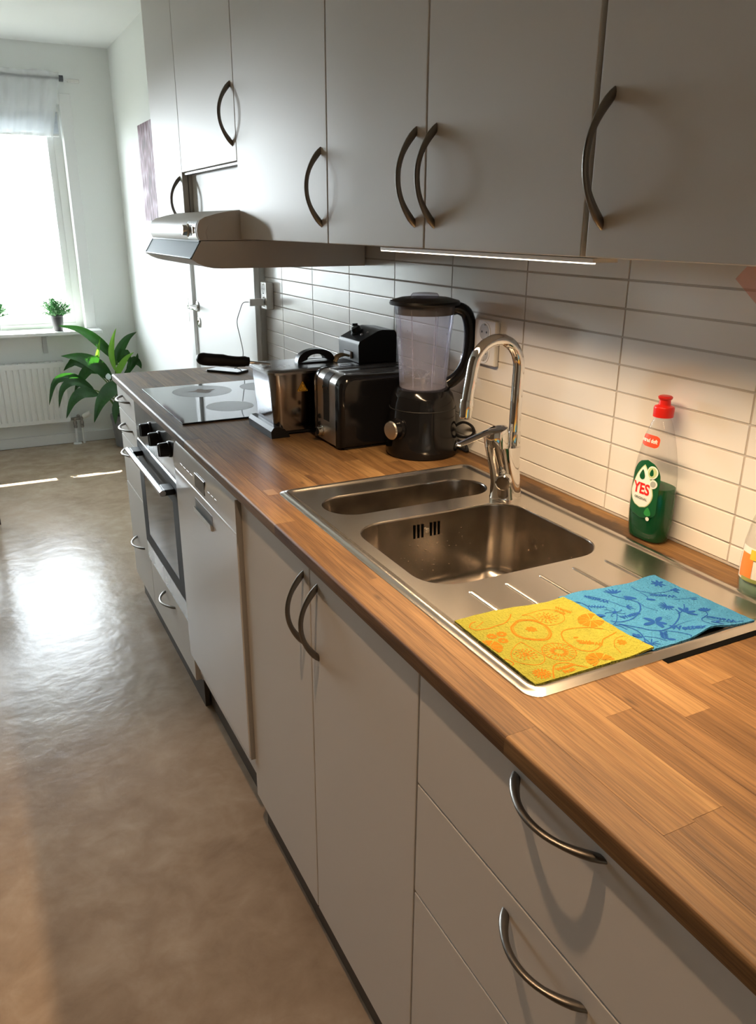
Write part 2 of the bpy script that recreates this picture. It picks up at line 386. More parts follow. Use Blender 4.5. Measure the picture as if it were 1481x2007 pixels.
# window
YG = YW + .13
win = struct('window_1', G().frame(WX0, WX1, WZ0 - .02, WZ1, .05, YG - .03, YG + .03), TRIMM)
XM = -1.50
part('mullion', G().box(XM - .04, YG - .03, WZ0 + .03, XM + .04, YG + .03, WZ1 - .05, .004), TRIMM, win)
for a, b in ((WX0 + .05, XM - .04), (XM + .04, WX1 - .05)):
    s = part('sash', G().frame(a, b, WZ0 + .03, WZ1 - .05, .04, YG - .022, YG + .022), TRIMM, win)
    part('pane', G().box(a + .04, YG - .002, WZ0 + .07, b - .04, YG + .002, WZ1 - .09), PANE, s)
part('casing', G().box(WX1, YW - .012, WZ0, WX1 + .07, YW, WZ1 + .06, .003).box(WX0 - .07, YW - .012, WZ0, WX0, YW, WZ1 + .06, .003).box(WX0, YW - .012, WZ1, WX1, YW, WZ1 + .06, .003), TRIMM, win)
part('window_sill', G().box(WX0 - .10, YW - .160, .778, -.275, YG - .03, .800, .004, 2), TRIMM, win)
for x in (-.64, -1.7):
    part('sill_bracket', G().box(x - .015, YW - .010, .645, x + .015, YW, .778, .001).box(x - .015, YW - .14, .772, x + .015, YW - .008, .778, .001).tube([(x, YW - .010, .67), (x, YW - .013, .67)], .006).tube([(x, YW - .010, .72), (x, YW - .013, .72)], .006), M('bracket_grey', (.52, .53, .53), .4), win)

# outside: unseen slab added to trim the sun to one strip; the yard
single('sun_trim_slab', G().box(-6, YW + .3, 2.515, 3, 5.590, 2.66), M('concrete', (.55, .55, .54), .9, bump=(60, .002)), 'unseen concrete slab added above the far window to trim the sun', 'slab', (-1.1, 5, 2.515))
nb = thing('added_house', 'unseen pale house added behind the low beam lamp', 'house', (-13, 29, -3.0))  # unseen house, added only to back the low beam lamp
hg = G(); fwd = (Vector((-.4, .6, 1.5)) - GL); fwd.z = 0; fwd.normalize(); sdv = Vector((-fwd.y, fwd.x, 0)); bk = GL - fwd * .15
def HP(u, d, z): return bk + sdv * u - fwd * d + Vector((0, 0, z - bk.z))
def hbox(g_, u0, u1, d0, d1, z0, z1): return g_.loft([[HP(u0, d0, z0), HP(u1, d0, z0), HP(u1, d1, z0), HP(u0, d1, z0)], [HP(u0, d0, z1), HP(u1, d0, z1), HP(u1, d1, z1), HP(u0, d1, z1)]])
part('wall', hbox(G(), -4, 4, .05, 6, -3.0, 5.0), PAINT, nb); part('roof', hbox(G(), -4.3, 4.3, -.2, 6.3, 5.0, 5.3), GREYP, nb)
part('window_frame', hbox(G(), -.8, .8, .0, .05, GL.z - .9, GL.z + .9), TRIMM, nb); part('pane', hbox(G(), -.68, .68, -.02, .0, GL.z - .78, GL.z + .78), CHROME, nb)
struct('ground', G().box(-30, YW + .3, -3.2, 30, 60, -3.0), M('yard_gravel', (.06, .06, .05), .95, tint=(6, (.09, .09, .07), .2)))

# ------------------------------------------------------------------ handles (shared mesh, ends on the local z axis, bow towards -x)
def handle_mesh():
    g = G(); pts = []; rs = []; n = 22
    for i in range(n + 1):
        t = -1.07 + 2.14 * i / n; e = abs(t)
        pts.append((-.0335 * (1 - e ** 2.1), 0, t * .0725))
        rs.append(.0048 + .0016 * max(0, min(1, (e - .5) / .35)) - .0022 * max(0, (e - .93) / .14))
    g.tube(pts, rs, 12, True, .70, up=(0, 1, 0))
    return g.mesh('handle', PEWTER, smooth=50)
HANDLE = handle_mesh()
RV = (0, 0, 0); RH = (-PI / 2, 0, 0)

# ------------------------------------------------------------------ base cabinets
FX = -.6166; FT = .020; ZB = .1014; ZT = .9133; XC = FX + FT
def carcass(y0, y1, z0=.10, z1=.905, xf=XC + .001, xb=-.03):
    t = .016
    return G().box(xf, y0 + .0008, z0, xb, y0 + t, z1).box(xf, y1 - t, z0, xb, y1 - .0008, z1).box(xf, y0 + t, z0, xb, y1 - t, z0 + t).box(xb - .006, y0 + t, z0 + t, xb, y1 - t, z1)
def front(y0, y1, z0, z1, x=FX, gap=.0016): return G().box(x, y0 + gap, z0 + gap, x + FT - .001, y1 - gap, z1 - gap, .0022, 2)
def plinth(y0, y1, z1=.099): return G().box(-.592, y0 + .001, 0, -.577, y1 - .001, z1)
GB = 'white base cabinets under the worktop'
bc = thing('base_cabinet', 'white drawer cabinet nearest the camera with wide drawers and bow handles', 'cabinet', (-.3, -1.1, 0), GB)
part('body', carcass(-1.4, -.8006), LAMB, bc); part('plinth', plinth(-1.4, -.8006), PLINTH, bc)
for z0, z1, hz in ((.7152, ZT, .8865), (.5127, .7152, .6815), (ZB, .5127, .478)):
    d = part('drawer', front(-1.4, -.8006, z0, z1), LAM, bc); share('handle', HANDLE, d, (FX, -1.0955, hz), RH)
bc = thing('base_cabinet', 'white double-door cabinet under the sink with two upright bow handles side by side', 'cabinet', (-.3, -.4, 0), GB)
part('body', carcass(-.8006, -.001), LAMB, bc); part('plinth', plinth(-.8006, 0), PLINTH, bc)
for y0, y1, hy in ((-.8006, -.4014, -.4365), (-.4014, 0, -.3705)):
    d = part('door', front(y0, y1, ZB, ZT), LAM, bc); share('handle', HANDLE, d, (FX, hy, .803), RV)
bc = thing('base_cabinet', 'white cabinet housing under the oven with one shallow drawer', 'cabinet', (-.3, .897, 0), GB)
part('body', carcass(.5985, 1.1915, .10, .30), LAMB, bc); part('plinth', plinth(.5985, 1.1915), PLINTH, bc)
d = part('drawer', front(.5985, 1.1915, ZB, .3055), LAM, bc); share('handle', HANDLE, d, (FX, .897, .262), RH)
bc = thing('base_cabinet', 'white drawer cabinet at the far end of the worktop beside the oven', 'cabinet', (-.3, 1.375, 0), GB)
part('body', carcass(1.1925, 1.5555, xb=-.035), LAMB, bc); part('plinth', plinth(1.1925, 1.5555), PLINTH, bc)
for z0, z1, hz in ((.8115, ZT, .872), (.706, .8115, .765), (.510, .706, .668), (ZB, .510, .300)):
    d = part('drawer', front(1.1925, 1.5555, z0, z1), LAM, bc); share('handle', HANDLE, d, (FX, 1.375, hz), RH)

# ------------------------------------------------------------------ oven
ov = thing('oven', 'built-in steel oven with dark glass door and black knobs', 'oven', (-.3, .895, .31))
OY0, OY1 = .6005, 1.1895
part('body', G().box(-.600, OY0 + .01, .312, -.06, OY1 - .01, .900), GREYP, ov)
part('control_panel', G().box(-.622, OY0, .774, -.600, OY1, .908, .003, 2), STEELV, ov)
for y in (.935, .803, .668):
    k = G().lathe([(.0245, 0), (.0245, .004), (.0215, .006), (.0205, .030), (.019, .032)], (-.622, y, .857), 24, (-1, 0, 0)).box(-.656, y - .004, .838, -.653, y + .004, .876, .001)
    part('knob', k, BLACKP, ov, 'black knob')
dr = part('oven_door', G().box(-.622, OY0, .3105, -.601, OY1, .770, .002), STEELV, ov)
part('door_glass', G().box(-.6245, OY0 + .002, .381, -.6225, OY1 - .002, .768, .0008), OVENG, dr)
part('glass_border', G().box(-.6250, OY0 + .004, .384, -.6247, OY0 + .075, .765).box(-.6250, OY1 - .075, .384, -.6247, OY1 - .004, .765).box(-.6250, OY0 + .075, .690, -.6247, OY1 - .075, .765).box(-.6250, OY0 + .075, .384, -.6247, OY1 - .075, .43), BLACKM, dr)
part('bottom_strip', G().box(-.6235, OY0 + .002, .3125, -.6222, OY1 - .002, .3785), STEELV, dr)
part('handle_bar', G().tube([(-.662, OY0 + .025, .736), (-.662, OY1 - .025, .736)], .0095, 14), STEELV, dr, 'round steel bar handle')
for y in (OY0 + .06, OY1 - .06):
    part('handle_bracket', G().box(-.657, y - .032, .727, -.6246, y + .032, .745, .002), BLACKP, dr, 'black handle bracket')

# ------------------------------------------------------------------ dishwasher
dw = thing('dishwasher', 'glossy white dishwasher with small display between the sink cabinet and the oven', 'dishwasher', (-.3, .3, 0))
DX = -.6285
part('body', G().box(-.602, .006, .13, -.04, .592, .900), LAMB, dw)
part('door', G().box(DX, .0035, .208, -.603, .5945, .822, .006, 3), DWW, dw)
cp = G().prism([(-.603, .8245), (DX, .8245), (DX - .001, .85), (DX + .004, .890), (DX + .014, .9045), (-.603, .9045)], 'y', .0035, .5945)
cpo = part('control_panel', cp, DWW, dw)
part('display', G().box(DX - .0018, .262, .834, DX + .003, .356, .872, .001), M('dark_display', (.02, .022, .025), .15), cpo, 'dark display window')
for i in range(4): part('button', G().box(DX - .0011, .380 + i * .036, .846, DX + .002, .404 + i * .036, .856, .0005), DWW, cpo)
for i in range(3): part('button', G().box(DX - .0011, .215 - i * .03, .846, DX + .002, .233 - i * .03, .856, .0005), DWW, cpo)
rc = part('grip_recess', G().box(DX - .0006, .205, .768, DX + .002, .372, .800, .002), GREYP, dw, 'recessed grip with bright lip')
part('grip_lip', G().prism([(DX - .0005, .757), (DX - .006, .760), (DX - .007, .776), (DX - .0005, .770)], 'y', .208, .369), WHITEP, rc)
part('side_trim', G().box(DX - .001, .0008, .80, -.60, .0030, .905).box(DX + .002, .0008, .21, -.60, .0030, .80), M('mid_grey_trim', (.36, .35, .33), .5), dw)
part('plinth', G().box(-.572, .002, 0, -.557, .596, .20), PLINTH, dw)

# ------------------------------------------------------------------ worktop of staves
wt = thing('worktop', 'long oiled oak butcher-block worktop with rounded front edge', 'worktop', (-.3, 0, .905))
rows = [-.6316, -.588, -.546] + [-.546 + (.466 / 11) * i for i in range(1, 11)] + [-.080, -.0425, -.006]
WY0, WY1 = -1.405, 1.548
for r in range(len(rows) - 1):
    a, b = rows[r], rows[r + 1]; y = WY0; cuts = []
    first = random.uniform(.12, .6)
    while y < WY1 - .05:
        L_ = first if y == WY0 else random.uniform(.28, .78)
        e = min(WY1, y + L_)
        if WY1 - e < .1: e = WY1
        cuts.append((y, e)); y = e
    for y0, y1 in cuts:
        segs = [(y0, y1)]
        if a > -.547 and b < -.079:
            segs = []
            if y0 < -.958: segs.append((y0, min(y1, -.958)))
            if y1 > -.097: segs.append((max(y0, -.097), y1))
        for s0, s1 in segs:
            if s1 - s0 < .01: continue
            z = ZC + random.uniform(-.00012, .00012); q = .00012
            if r == 0:
                pr_ = [(b - q, ZC - .0257), (b - q, z)] + [(a + .006 - .006 * math.sin(k * PI / 8), z - .006 + .006 * math.cos(k * PI / 8)) for k in range(5)] + [(a + .003 - .003 * math.cos(k * PI / 6), ZC - .0227 - .003 * math.sin(k * PI / 6)) for k in range(4)]
                gg = G().prism(pr_, 'y', s0 + q, s1 - q)
            else: gg = G().box(a + q, s0 + q, ZC - .0257, b - q, s1 - q, z)
            part('stave', gg, WOOD, wt)

part('wood_patch', G().box(-.584, -.098, ZC - .0002, -.5605, -.060, ZC + .0003), M('pale_oak_filler', (.25, .155, .07), .5, tint=(40, (.21, .125, .052), .3, (1, .2, 1))), wt, 'small paler wood filler patch')

# ------------------------------------------------------------------ sink
sk = thing('sink', 'stainless steel sink with two bowls and ribbed drainer', 'sink', (-.32, -.53, ZC))
SX0, SX1, SY0, SY1, SZ = -.560, -.071, -.973, -.083, ZC + .0014
def sheet():
    bm = bmesh.new(); loops = []
    for pts in (rr(SX0 + .025, SY0 + .025, SX1 - .025, SY1 - .025, .012, SZ), rr(-.512, -.292, -.128, -.168, .061, SZ, 10), rr(-.512, -.655, -.142, -.347, .066, SZ, 8)):
        vs = [bm.verts.new(p) for p in pts]; loops.append([bm.edges.new((vs[i], vs[(i + 1) % len(vs)])) for i in range(len(vs))])
    bmesh.ops.triangle_fill(bm, use_beauty=True, use_dissolve=False, edges=[e for l in loops for e in l], normal=(0, 0, 1))
    return bm
g = G().bm(sheet())
def ins(d, z, r): return rr(SX0 + d, SY0 + d, SX1 - d, SY1 - d, r, z)
g.loft([ins(.025, SZ, .012), ins(.0225, SZ + .0006, .013), ins(.019, SZ + .0026, .015), ins(.0165, SZ + .0038, .016), ins(.0135, SZ + .0042, .018), ins(.0105, SZ + .0040, .019), ins(.0075, SZ + .0026, .020), ins(.005, SZ + .0010, .021), ins(.0015, SZ + .0004, .022), ins(0, SZ - .0004, .022), ins(0, ZC + .0001, .022)], False, False)
part('drainer_sheet', g, STEEL, sk)
def bowl(x0, y0, x1, y1, r, depth, taper, n, rb):
    rings = [rr(x0, y0, x1, y1, r, SZ, n), rr(x0 + .002, y0 + .002, x1 - .002, y1 - .002, r - .002, SZ - .0012, n), rr(x0 + .0035, y0 + .0035, x1 - .0035, y1 - .0035, r - .0035, SZ - .005, n)]
    zb = SZ - depth
    for k in range(7):
        a = k / 6 * PI / 2; d = .004 + taper + rb * (1 - math.cos(a)); rings.append(rr(x0 + d, y0 + d, x1 - d, y1 - d, max(r - .004 - rb * .5 * (1 - math.cos(a)), .01), zb + rb - rb * math.sin(a), n))
    d = .004 + taper + rb + .05
    rings.append(rr(x0 + d, y0 + d if y1 - y0 > .2 else (y0 + y1) / 2 - .006, x1 - d, y1 - d if y1 - y0 > .2 else (y0 + y1) / 2 + .006, .005, zb - .002, n))
    return G().loft(rings, False, True)
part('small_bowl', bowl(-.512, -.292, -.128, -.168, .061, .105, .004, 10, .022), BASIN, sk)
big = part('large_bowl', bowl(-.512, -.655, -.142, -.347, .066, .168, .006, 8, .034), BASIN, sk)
ov_ = G()
for i in range(6):
    x = -.3705 + i * .0092 + (.0105 if i > 2 else 0)
    ov_.box(x - .0022, -.3532, SZ - .0465, x + .0022, -.3515, SZ - .0185)
part('overflow_slot', ov_, M('slot_black', (.002, .002, .002), .9, spec=0.0), big, 'dark slotted overflow')
part('overflow_screw', G().lathe([(.005, 0), (.005, .003), (.003, .004)], (-.3422, -.3525, SZ - .0325), 10, (0, -1, 0)), STEEL, big)
part('strainer', G().lathe([(.04, 0), (.043, .002), (.036, .003), (.02, .001)], (-.327, -.50, SZ - .170), 24), STEEL, big)
for x in (-.459, -.390, -.322, -.2525, -.182):
    part('drainer_rib', G().loft([[(x + dx * w, y, SZ + dz * h) for dx, dz in ((-.0055, -.0006), (-.004, .0016), (-.0015, .0026), (.0015, .0026), (.004, .0016), (.0055, -.0006))] for y, w, h in ((-.684, .3, .1), (-.687, .8, .8), (-.692, 1, 1), (-.92, 1, 1), (-.925, .8, .8), (-.928, .3, .1))]), STEEL, sk)
dr_ = G()
for i in range(95):
    side = random.random()
    if side < .55: d_ = random.betavariate(3, 2) * .105 + .02; p = (random.uniform(-.46, -.19), -.3511 - .006 * d_ / .134, SZ - d_); sc = (1, .5, 1.25)
    else: d_ = random.betavariate(3, 2) * .105 + .02; p = (-.1461 - .006 * d_ / .134, random.uniform(-.60, -.41), SZ - d_); sc = (.5, 1, 1.25)
    dr_.sphere(p, random.uniform(.0009, .0019), sc, 6, 4)
part('dark_edge_strip', G().box(-.345, -.9835, ZC + .0002, -.085, -.9735, ZC + .0009), M('edge_black', (.004, .004, .004), .9, spec=0.0), sk, 'dark strip along the near sink edge')  # flat black strip laid along the gap at the near sink edge
part('water_droplets', dr_, M('droplet', (.42, .38, .33), .08, spec=.8, metal=1.0), sk, kind='stuff')

# ------------------------------------------------------------------ mixer tap
tp = thing('mixer_tap', 'chrome kitchen mixer tap with high arched spout at the back of the sink', 'tap', (-.135, -.325, SZ))
Y = -.325
def ell(cx, z, rx, ry, dz=0, n=20): return [(cx + rx * math.cos(2 * PI * k / n), Y + ry * math.sin(2 * PI * k / n), z + dz * math.cos(2 * PI * k / n)) for k in range(n)]
part('body', G().loft([ell(-.134, SZ, .036, .030), ell(-.134, SZ + .004, .035, .029), ell(-.136, .975, .033, .027), ell(-.140, 1.0, .034, .026), ell(-.1445, 1.03, .038, .0255), ell(-.1475, 1.052, .0425, .025, -.004)]), CHROME, tp)
part('lever_head', G().loft([ell(-.1635, 1.052, .0255, .0235, -.004), ell(-.165, 1.062, .026, .024, -.002), ell(-.1665, 1.080, .0265, .0235, .004), ell(-.167, 1.089, .024, .021, .006), ell(-.168, 1.092, .014, .013, .004)]), CHROME, tp)
part('lever', G().tube([(-.160, Y, 1.089), (-.185, Y, 1.086), (-.215, Y, 1.078), (-.24, Y, 1.071), (-.258, Y, 1.067), (-.262, Y, 1.066)], [.013, .0125, .012, .0115, .010, .004], 12, ell=.34), CHROME, tp)
arc = [(-.121, Y, 1.045), (-.121, Y, 1.12), (-.1205, Y, 1.18)]
for k in range(0, 15):
    a = math.radians(172 * k / 14 if k else 0.0)
    arc.append((-.1755 + .0555 * math.cos(a), Y, 1.213 + .0580 * math.sin(a)))
arc += [(-.2345, Y, 1.195), (-.239, Y, 1.17), (-.241, Y, 1.155)]
part('spout', G().tube(arc, .0118, 16), CHROME, tp)
part('spout_collar', G().lathe([(.0135, 0), (.0140, .005), (.0140, .030), (.0125, .035)], (-.121, Y, 1.046), 16), CHROME, tp)
part('aerator', G().lathe([(.0118, .0), (.0130, .004), (.0130, .017), (.0142, .019), (.0142, .032), (.0128, .0375)], (-.2435, Y, 1.1205), 18, (.06, 0, 1)), CHROME, tp)
part('side_valve', G().lathe([(.012, 0), (.012, .016), (.0165, .018), (.0165, .032), (.014, .034)], (-.150, -.345, .987), 14, (-.72, -.69, 0)), CHROME, tp)

# ------------------------------------------------------------------ hob
hb = thing('hob', 'black glass induction hob set on the worktop under the hood', 'hob', (-.33, .892, ZC))
part('glass', G().box(-.592, .607, ZC + .0002, -.085, 1.178, ZC + .0052, .0016, 2), HOBG, hb)
ZH = ZC + .00525
zone = M('cooking_zone_print', (.13, .135, .14), .32, spec=.3)
for x, y, r in ((-.415, 1.045, .100), (-.400, .775, .074), (-.205, 1.045, .074), (-.205, .775, .100)):
    part('cooking_zone', G().lathe([(r, 0), (r, .00025)], (x, y, ZH - .0001), 40), zone, hb)
mk = G(); mk.add([(-.415 + (.034 + .012 * math.sin(5 * a) + .006 * math.sin(9 * a)) * math.cos(a), 1.045 + (.030 + .010 * math.sin(4 * a + 1)) * math.sin(a), ZH + .0005) for a in [2 * PI * k / 40 for k in range(40)]], [tuple(range(40))])
part('burnt_residue', mk, M('burnt_residue', (.17, .125, .10), .6), hb, fix=False)

# ------------------------------------------------------------------ wall cabinets
UX = -.3933; ZU = 1.4442; ZTOP = 2.44; UC = UX + FT
GW = 'white wall cabinets above the worktop'
def ubody(y0, y1, z0, xb=.0 - .0005 - .0085): return G().box(UC + .001, y0 + .001, z0, xb, y1 - .001, ZTOP)
def wallcab(label, y0, y1, doors, zb=ZU):
    c = thing('wall_cabinet', label, 'cabinet', (-.2, (y0 + y1) / 2, zb), GW)
    part('body', ubody(y0, y1, zb + .002), LAMB, c)
    for a, b, hy, hz in doors:
        d = part('door', front(a, b, zb - .0016, ZTOP, UX, .0017), LAM, c); share('handle', HANDLE, d, (UX, hy, hz), RV)
    return c
wallcab('white wall cabinet nearest the camera with one wide door, cut by the frame', -1.405, -.806, [(-1.405, -.8035, -.8305, 1.555)])
wallcab('white two-door wall cabinet above the sink with handles paired at its middle seam', -.800, 0, [(-.7985, -.4014, -.432, 1.555), (-.4014, 0, -.368, 1.556)])
wallcab('white wall cabinet between the hood and the two-door cabinet, single handle at its near edge', 0, .597, [(0, .597, .033, 1.555)])
hc = wallcab('short white wall cabinet above the extractor hood with an open niche below its door', .597, 1.191, [(.597, 1.191, .6265, 1.757)], 1.642)
part('niche_back', G().box(-.362, .600, 1.44, -.350, 1.188, 1.642), LAM, hc)
part('niche_rail', G().box(-.386, .600, 1.634, -.362, 1.188, 1.6402), GREYP, hc)
wallcab('white wall cabinet at the far end beyond the hood', 1.191, 1.59, [(1.191, 1.59, 1.222, 1.555)])

# under-cabinet light
ul = thing('under_cabinet_light', 'slim strip light glowing under the two-door wall cabinet above the sink', 'lamp', (-.36, -.5, 1.44))
part('housing', G().box(-.372, -.797, 1.4365, -.330, -.20, 1.4420).box(-.366, -1.24, 1.4425, -.336, -.797, 1.4455), WHITEP, ul)
part('diffuser', G().box(-.3715, -.795, 1.4350, -.3655, -.202, 1.4368), M('lit_diffuser', (1, 1, 1), .4, emit=(1.0, .86, .66), estr=6.0), ul, 'glowing diffuser')
# recessed ceiling spotlight (above the frame, gives the steep warm light on the fronts)
cl = thing('ceiling_spotlight', 'recessed round ceiling spotlight above the kitchen floor', 'lamp', (-1.06, -.70, ZCEIL))
part('ring', G().lathe([(.030, -.004), (.044, -.004), (.046, 0), (.030, 0)], (-1.06, -.70, ZCEIL), 28, cap=False), CHROME, cl)
part('bulb', G().lathe([(.029, -.0015), (.01, -.003)], (-1.06, -.70, ZCEIL), 24), M('lit_bulb', (1, 1, 1), .4, emit=(1, .8, .55), estr=8.0), cl)

# ------------------------------------------------------------------ extractor hood
hoo = thing('extractor_hood', 'white extractor hood with slanted grey visor and small knob above the hob', 'hood', (-.25, .895, 1.367))
HY0, HY1 = .600, 1.190
low = [(-.012, 1.368), (-.452, 1.367), (-.475, 1.3685), (-.497, 1.3735), (-.516, 1.381), (-.533, 1.392), (-.503, 1.4395), (-.012, 1.4395)]
part('lower_tray', G().prism(low, 'y', HY0, HY1), LAM, hoo, 'white tapered lower tray')
bodyp = [(-.364, 1.441), (-.506, 1.441), (-.512, 1.452), (-.5135, 1.466), (-.511, 1.480), (-.504, 1.492), (-.490, 1.500), (-.455, 1.5095), (-.42, 1.516), (-.364, 1.521)]
part('hood_body', G().prism(bodyp, 'y', HY0, HY1), LAM, hoo)
sidep = [(-.400, 1.4425), (-.486, 1.4425), (-.490, 1.462), (-.482, 1.478), (-.450, 1.494), (-.400, 1.505)]
part('side_cap', G().prism(sidep, 'y', HY0 - .0015, HY0 + .002), LAM, hoo)
VIS = M('grey_visor', (.20, .26, .29), .5, spec=.15)
def lerp(a, b, t): return (a[0] + (b[0] - a[0]) * t, a[1] + (b[1] - a[1]) * t)
A, B = (-.533, 1.392), (-.503, 1.4395); nx, nz = -.0475 / .0562, .030 / .0562
def off(p, d): return (p[0] - abs(nx) * d, p[1] + nz * d)
a0, b0 = lerp(A, B, .02), lerp(A, B, .97)
vf = part('visor', G().prism([a0, off(a0, .003), off(b0, .003), b0], 'y', HY0 + .003, HY1 - .001), VIS, hoo, 'grey slanted visor')
a1, b1 = lerp(A, B, .0), lerp(A, B, .05); a2, b2 = lerp(A, B, .9), lerp(A, B, .98)
part('visor_edge', G().prism([a1, off(a1, .0045), off(b1, .0045), b1], 'y', HY0 + .003, HY1).prism([a2, off(a2, .0045), off(b2, .0045), b2], 'y', HY0 + .003, HY1).prism([a1, off(a1, .0045), off(b2, .0045), b2], 'y', HY1 - .008, HY1), M('dark_blue_grey', (.10, .13, .15), .35), vf)
part('control_plate', G().prism([(-.5080, 1.4425), (-.5135, 1.452), (-.5150, 1.466), (-.5125, 1.480), (-.5055, 1.491), (-.500, 1.490), (-.500, 1.4425)], 'y', .612, .715), M('silver_plate', (.62, .63, .64), .2, .8), hoo)
part('knob', G().lathe([(.017, 0), (.018, .003), (.014, .006), (.0135, .016), (.012, .018)], (-.515, .682, 1.466), 20, (-1, 0, .05)), STEEL, hoo)
part('switch', G().box(-.519, .626, 1.458, -.513, .638, 1.476, .0015, 2), CHROME, hoo)

# ------------------------------------------------------------------ sockets
def socket(label, y0, y1, z0, z1, d, cs):
    o = thing('wall_socket', label, 'socket', (-.008, (y0 + y1) / 2, z0))
    xf = -.0065 - d
    part('cover', G().box(xf, y0, z0, -.0062, y1, z1, .004, 3), WHITEP, o)
    for y, z in cs:
        part('outlet', G().lathe([(.0235, 0), (.0235, .0015), (.0195, .0012), (.0190, -.0015)], (xf + .0004, y, z), 24, (-1, 0, 0)), WHITEP, o)
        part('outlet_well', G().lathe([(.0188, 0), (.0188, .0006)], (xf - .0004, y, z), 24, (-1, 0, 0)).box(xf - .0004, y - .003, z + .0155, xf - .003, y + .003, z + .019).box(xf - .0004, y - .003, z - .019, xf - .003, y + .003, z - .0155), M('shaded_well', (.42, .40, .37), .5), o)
        part('contact_hole', G().lathe([(.0026, 0), (.0026, .0004)], (xf - .0012, y - .0095, z), 8, (-1, 0, 0)).lathe([(.0026, 0), (.0026, .0004)], (xf - .0012, y + .0095, z), 8, (-1, 0, 0)), BLACKM, o)
    return xf
socket('white double wall socket on the tiles behind the tap', -.097, -.010, 1.170, 1.2755, .0125, ((-.052, 1.247), (-.052, 1.198)))
xf = socket('white double wall socket by the door frame with a charger plugged in', 1.425, 1.492, 1.166, 1.270, .030, ((1.458, 1.244), (1.458, 1.194)))
ch = thing('phone_charger', 'white charger plug in the far socket with thin cable down to the phone', 'charger', (-.06, 1.458, 1.194))
part('plug', G().box(xf - .062, 1.444, 1.181, xf - .0045, 1.472, 1.207, .003, 2), WHITEP, ch)
cab = spline([(xf - .061, 1.458, 1.196), (xf - .085, 1.46, 1.193), (-.135, 1.462, 1.165), (-.150, 1.46, 1.12), (-.142, 1.455, 1.06), (-.135, 1.45, 1.0), (-.15, 1.44, .962), (-.17, 1.43, .950), (-.182, 1.424, .9478)], 6)
part('cable', G().tube(cab, .0016, 6), GREYP, ch)
ph = thing('phone', 'black phone lying on the worktop beyond the hob', 'phone', (-.21, 1.41, ZC))
def rot_rect(cx, cy, L_, W_, ang, z, r=.008):
    c, s = math.cos(ang), math.sin(ang); return [(cx + x * c - y * s, cy + x * s + y * c, z) for x, y, _ in rr(-L_ / 2, -W_ / 2, L_ / 2, W_ / 2, r, 0, 4)]
part('case', G().loft([rot_rect(-.215, 1.41, .150, .076, -.9, ZC + .0006), rot_rect(-.215, 1.41, .152, .078, -.9, ZC + .004), rot_rect(-.215, 1.41, .150, .076, -.9, ZC + .008)]), BLACKP, ph)
part('screen', G().loft([rot_rect(-.215, 1.41, .144, .070, -.9, ZC + .0079), rot_rect(-.215, 1.41, .144, .070, -.9, ZC + .0086)]), HOBG, ph)

# ------------------------------------------------------------------ deep fryer
fy = thing('deep_fryer', 'stainless steel deep fryer with black lid handle and control box', 'fryer', (-.24, .44, ZC))
def fr(x0, y0, x1, y1, r, z): return rr(x0, y0, x1, y1, r, z, 5)
part('housing', G().loft([fr(-.396, .362, -.070, .520, .020, ZC + .014), fr(-.400, .358, -.066, .524, .022, ZC + .06), fr(-.408, .352, -.060, .530, .024, 1.106), fr(-.408, .352, -.060, .530, .024, 1.108)]), FRYM, fy, smooth=50)
for x, m in ((-.413, 1), (-.060, -1)):
    b_ = G().prism([(x - m * .003, ZC), (x - m * .004, ZC + .020), (x + m * .004, ZC + .030), (x + m * .018, ZC + .031), (x + m * .034, ZC + .024), (x + m * .046, ZC + .011), (x + m * .050, ZC)], 'y', .346, .536)
    part('foot_rail', b_, BLACKS, fy, 'black plastic foot rail')
part('base', G().box(-.39, .366, ZC + .006, -.075, .516, ZC + .016), BLACKP, fy)
part('lid', G().loft([fr(-.414, .347, -.064, .535, .026, 1.108), fr(-.414, .347, -.064, .535, .026, 1.114), fr(-.409, .352, -.068, .530, .024, 1.1185), fr(-.395, .366, -.08, .516, .02, 1.1205)]), STEELV, fy)
lh = G(); n = 16; outer = [(-.247 + .056 * math.cos(PI * k / n), 1.120 + .038 * math.sin(PI * k / n) ** .8) for k in range(n + 1)]; inner = [(-.247 + .027 * math.cos(PI * k / n), 1.130 + .0145 * math.sin(PI * k / n)) for k in range(n + 1)]
vs = []; 
for t in (.428, .452):
    vs += [(x, t, z) for x, z in outer] + [(x, t, z) for x, z in inner]
m_ = n + 1; fs = []
for k in range(n):
    fs += [(k, k + 1, m_ + k + 1, m_ + k), (2 * m_ + k + 1, 2 * m_ + k, 3 * m_ + k, 3 * m_ + k + 1), (k + 1, k, 2 * m_ + k, 2 * m_ + k + 1), (m_ + k, m_ + k + 1, 3 * m_ + k + 1, 3 * m_ + k)]
fs += [(0, m_, 3 * m_, 2 * m_), (m_ - 1, 3 * m_ - 1, 4 * m_ - 1, 2 * m_ - 1), (m_, 2 * m_ - 1, 4 * m_ - 1, 3 * m_)]
lh.add(vs, fs).box(-.303, .424, 1.1185, -.191, .456, 1.124, .002)
part('lid_handle', lh, BLACKP, fy, 'black arched lid handle', smooth=40)
cb = G().prism([(-.148, 1.122), (-.149, 1.170), (-.145, 1.180), (-.090, 1.2055), (-.075, 1.209), (-.036, 1.206), (-.030, 1.198), (-.030, 1.08), (-.058, 1.08), (-.058, 1.122)], 'y', .362, .492)
cbo = part('control_box', cb, BLACKS, fy, 'black control box')
ax = Vector((-.425, 0, .905)); part('control_knob', G().lathe([(.019, 0), (.019, .004), (.015, .006), (.014, .016), (.012, .018)], Vector((-.112, .445, 1.194)), 18, ax).box(-.128, .443, 1.213, -.112, .447, 1.220), BLACKP, cbo)
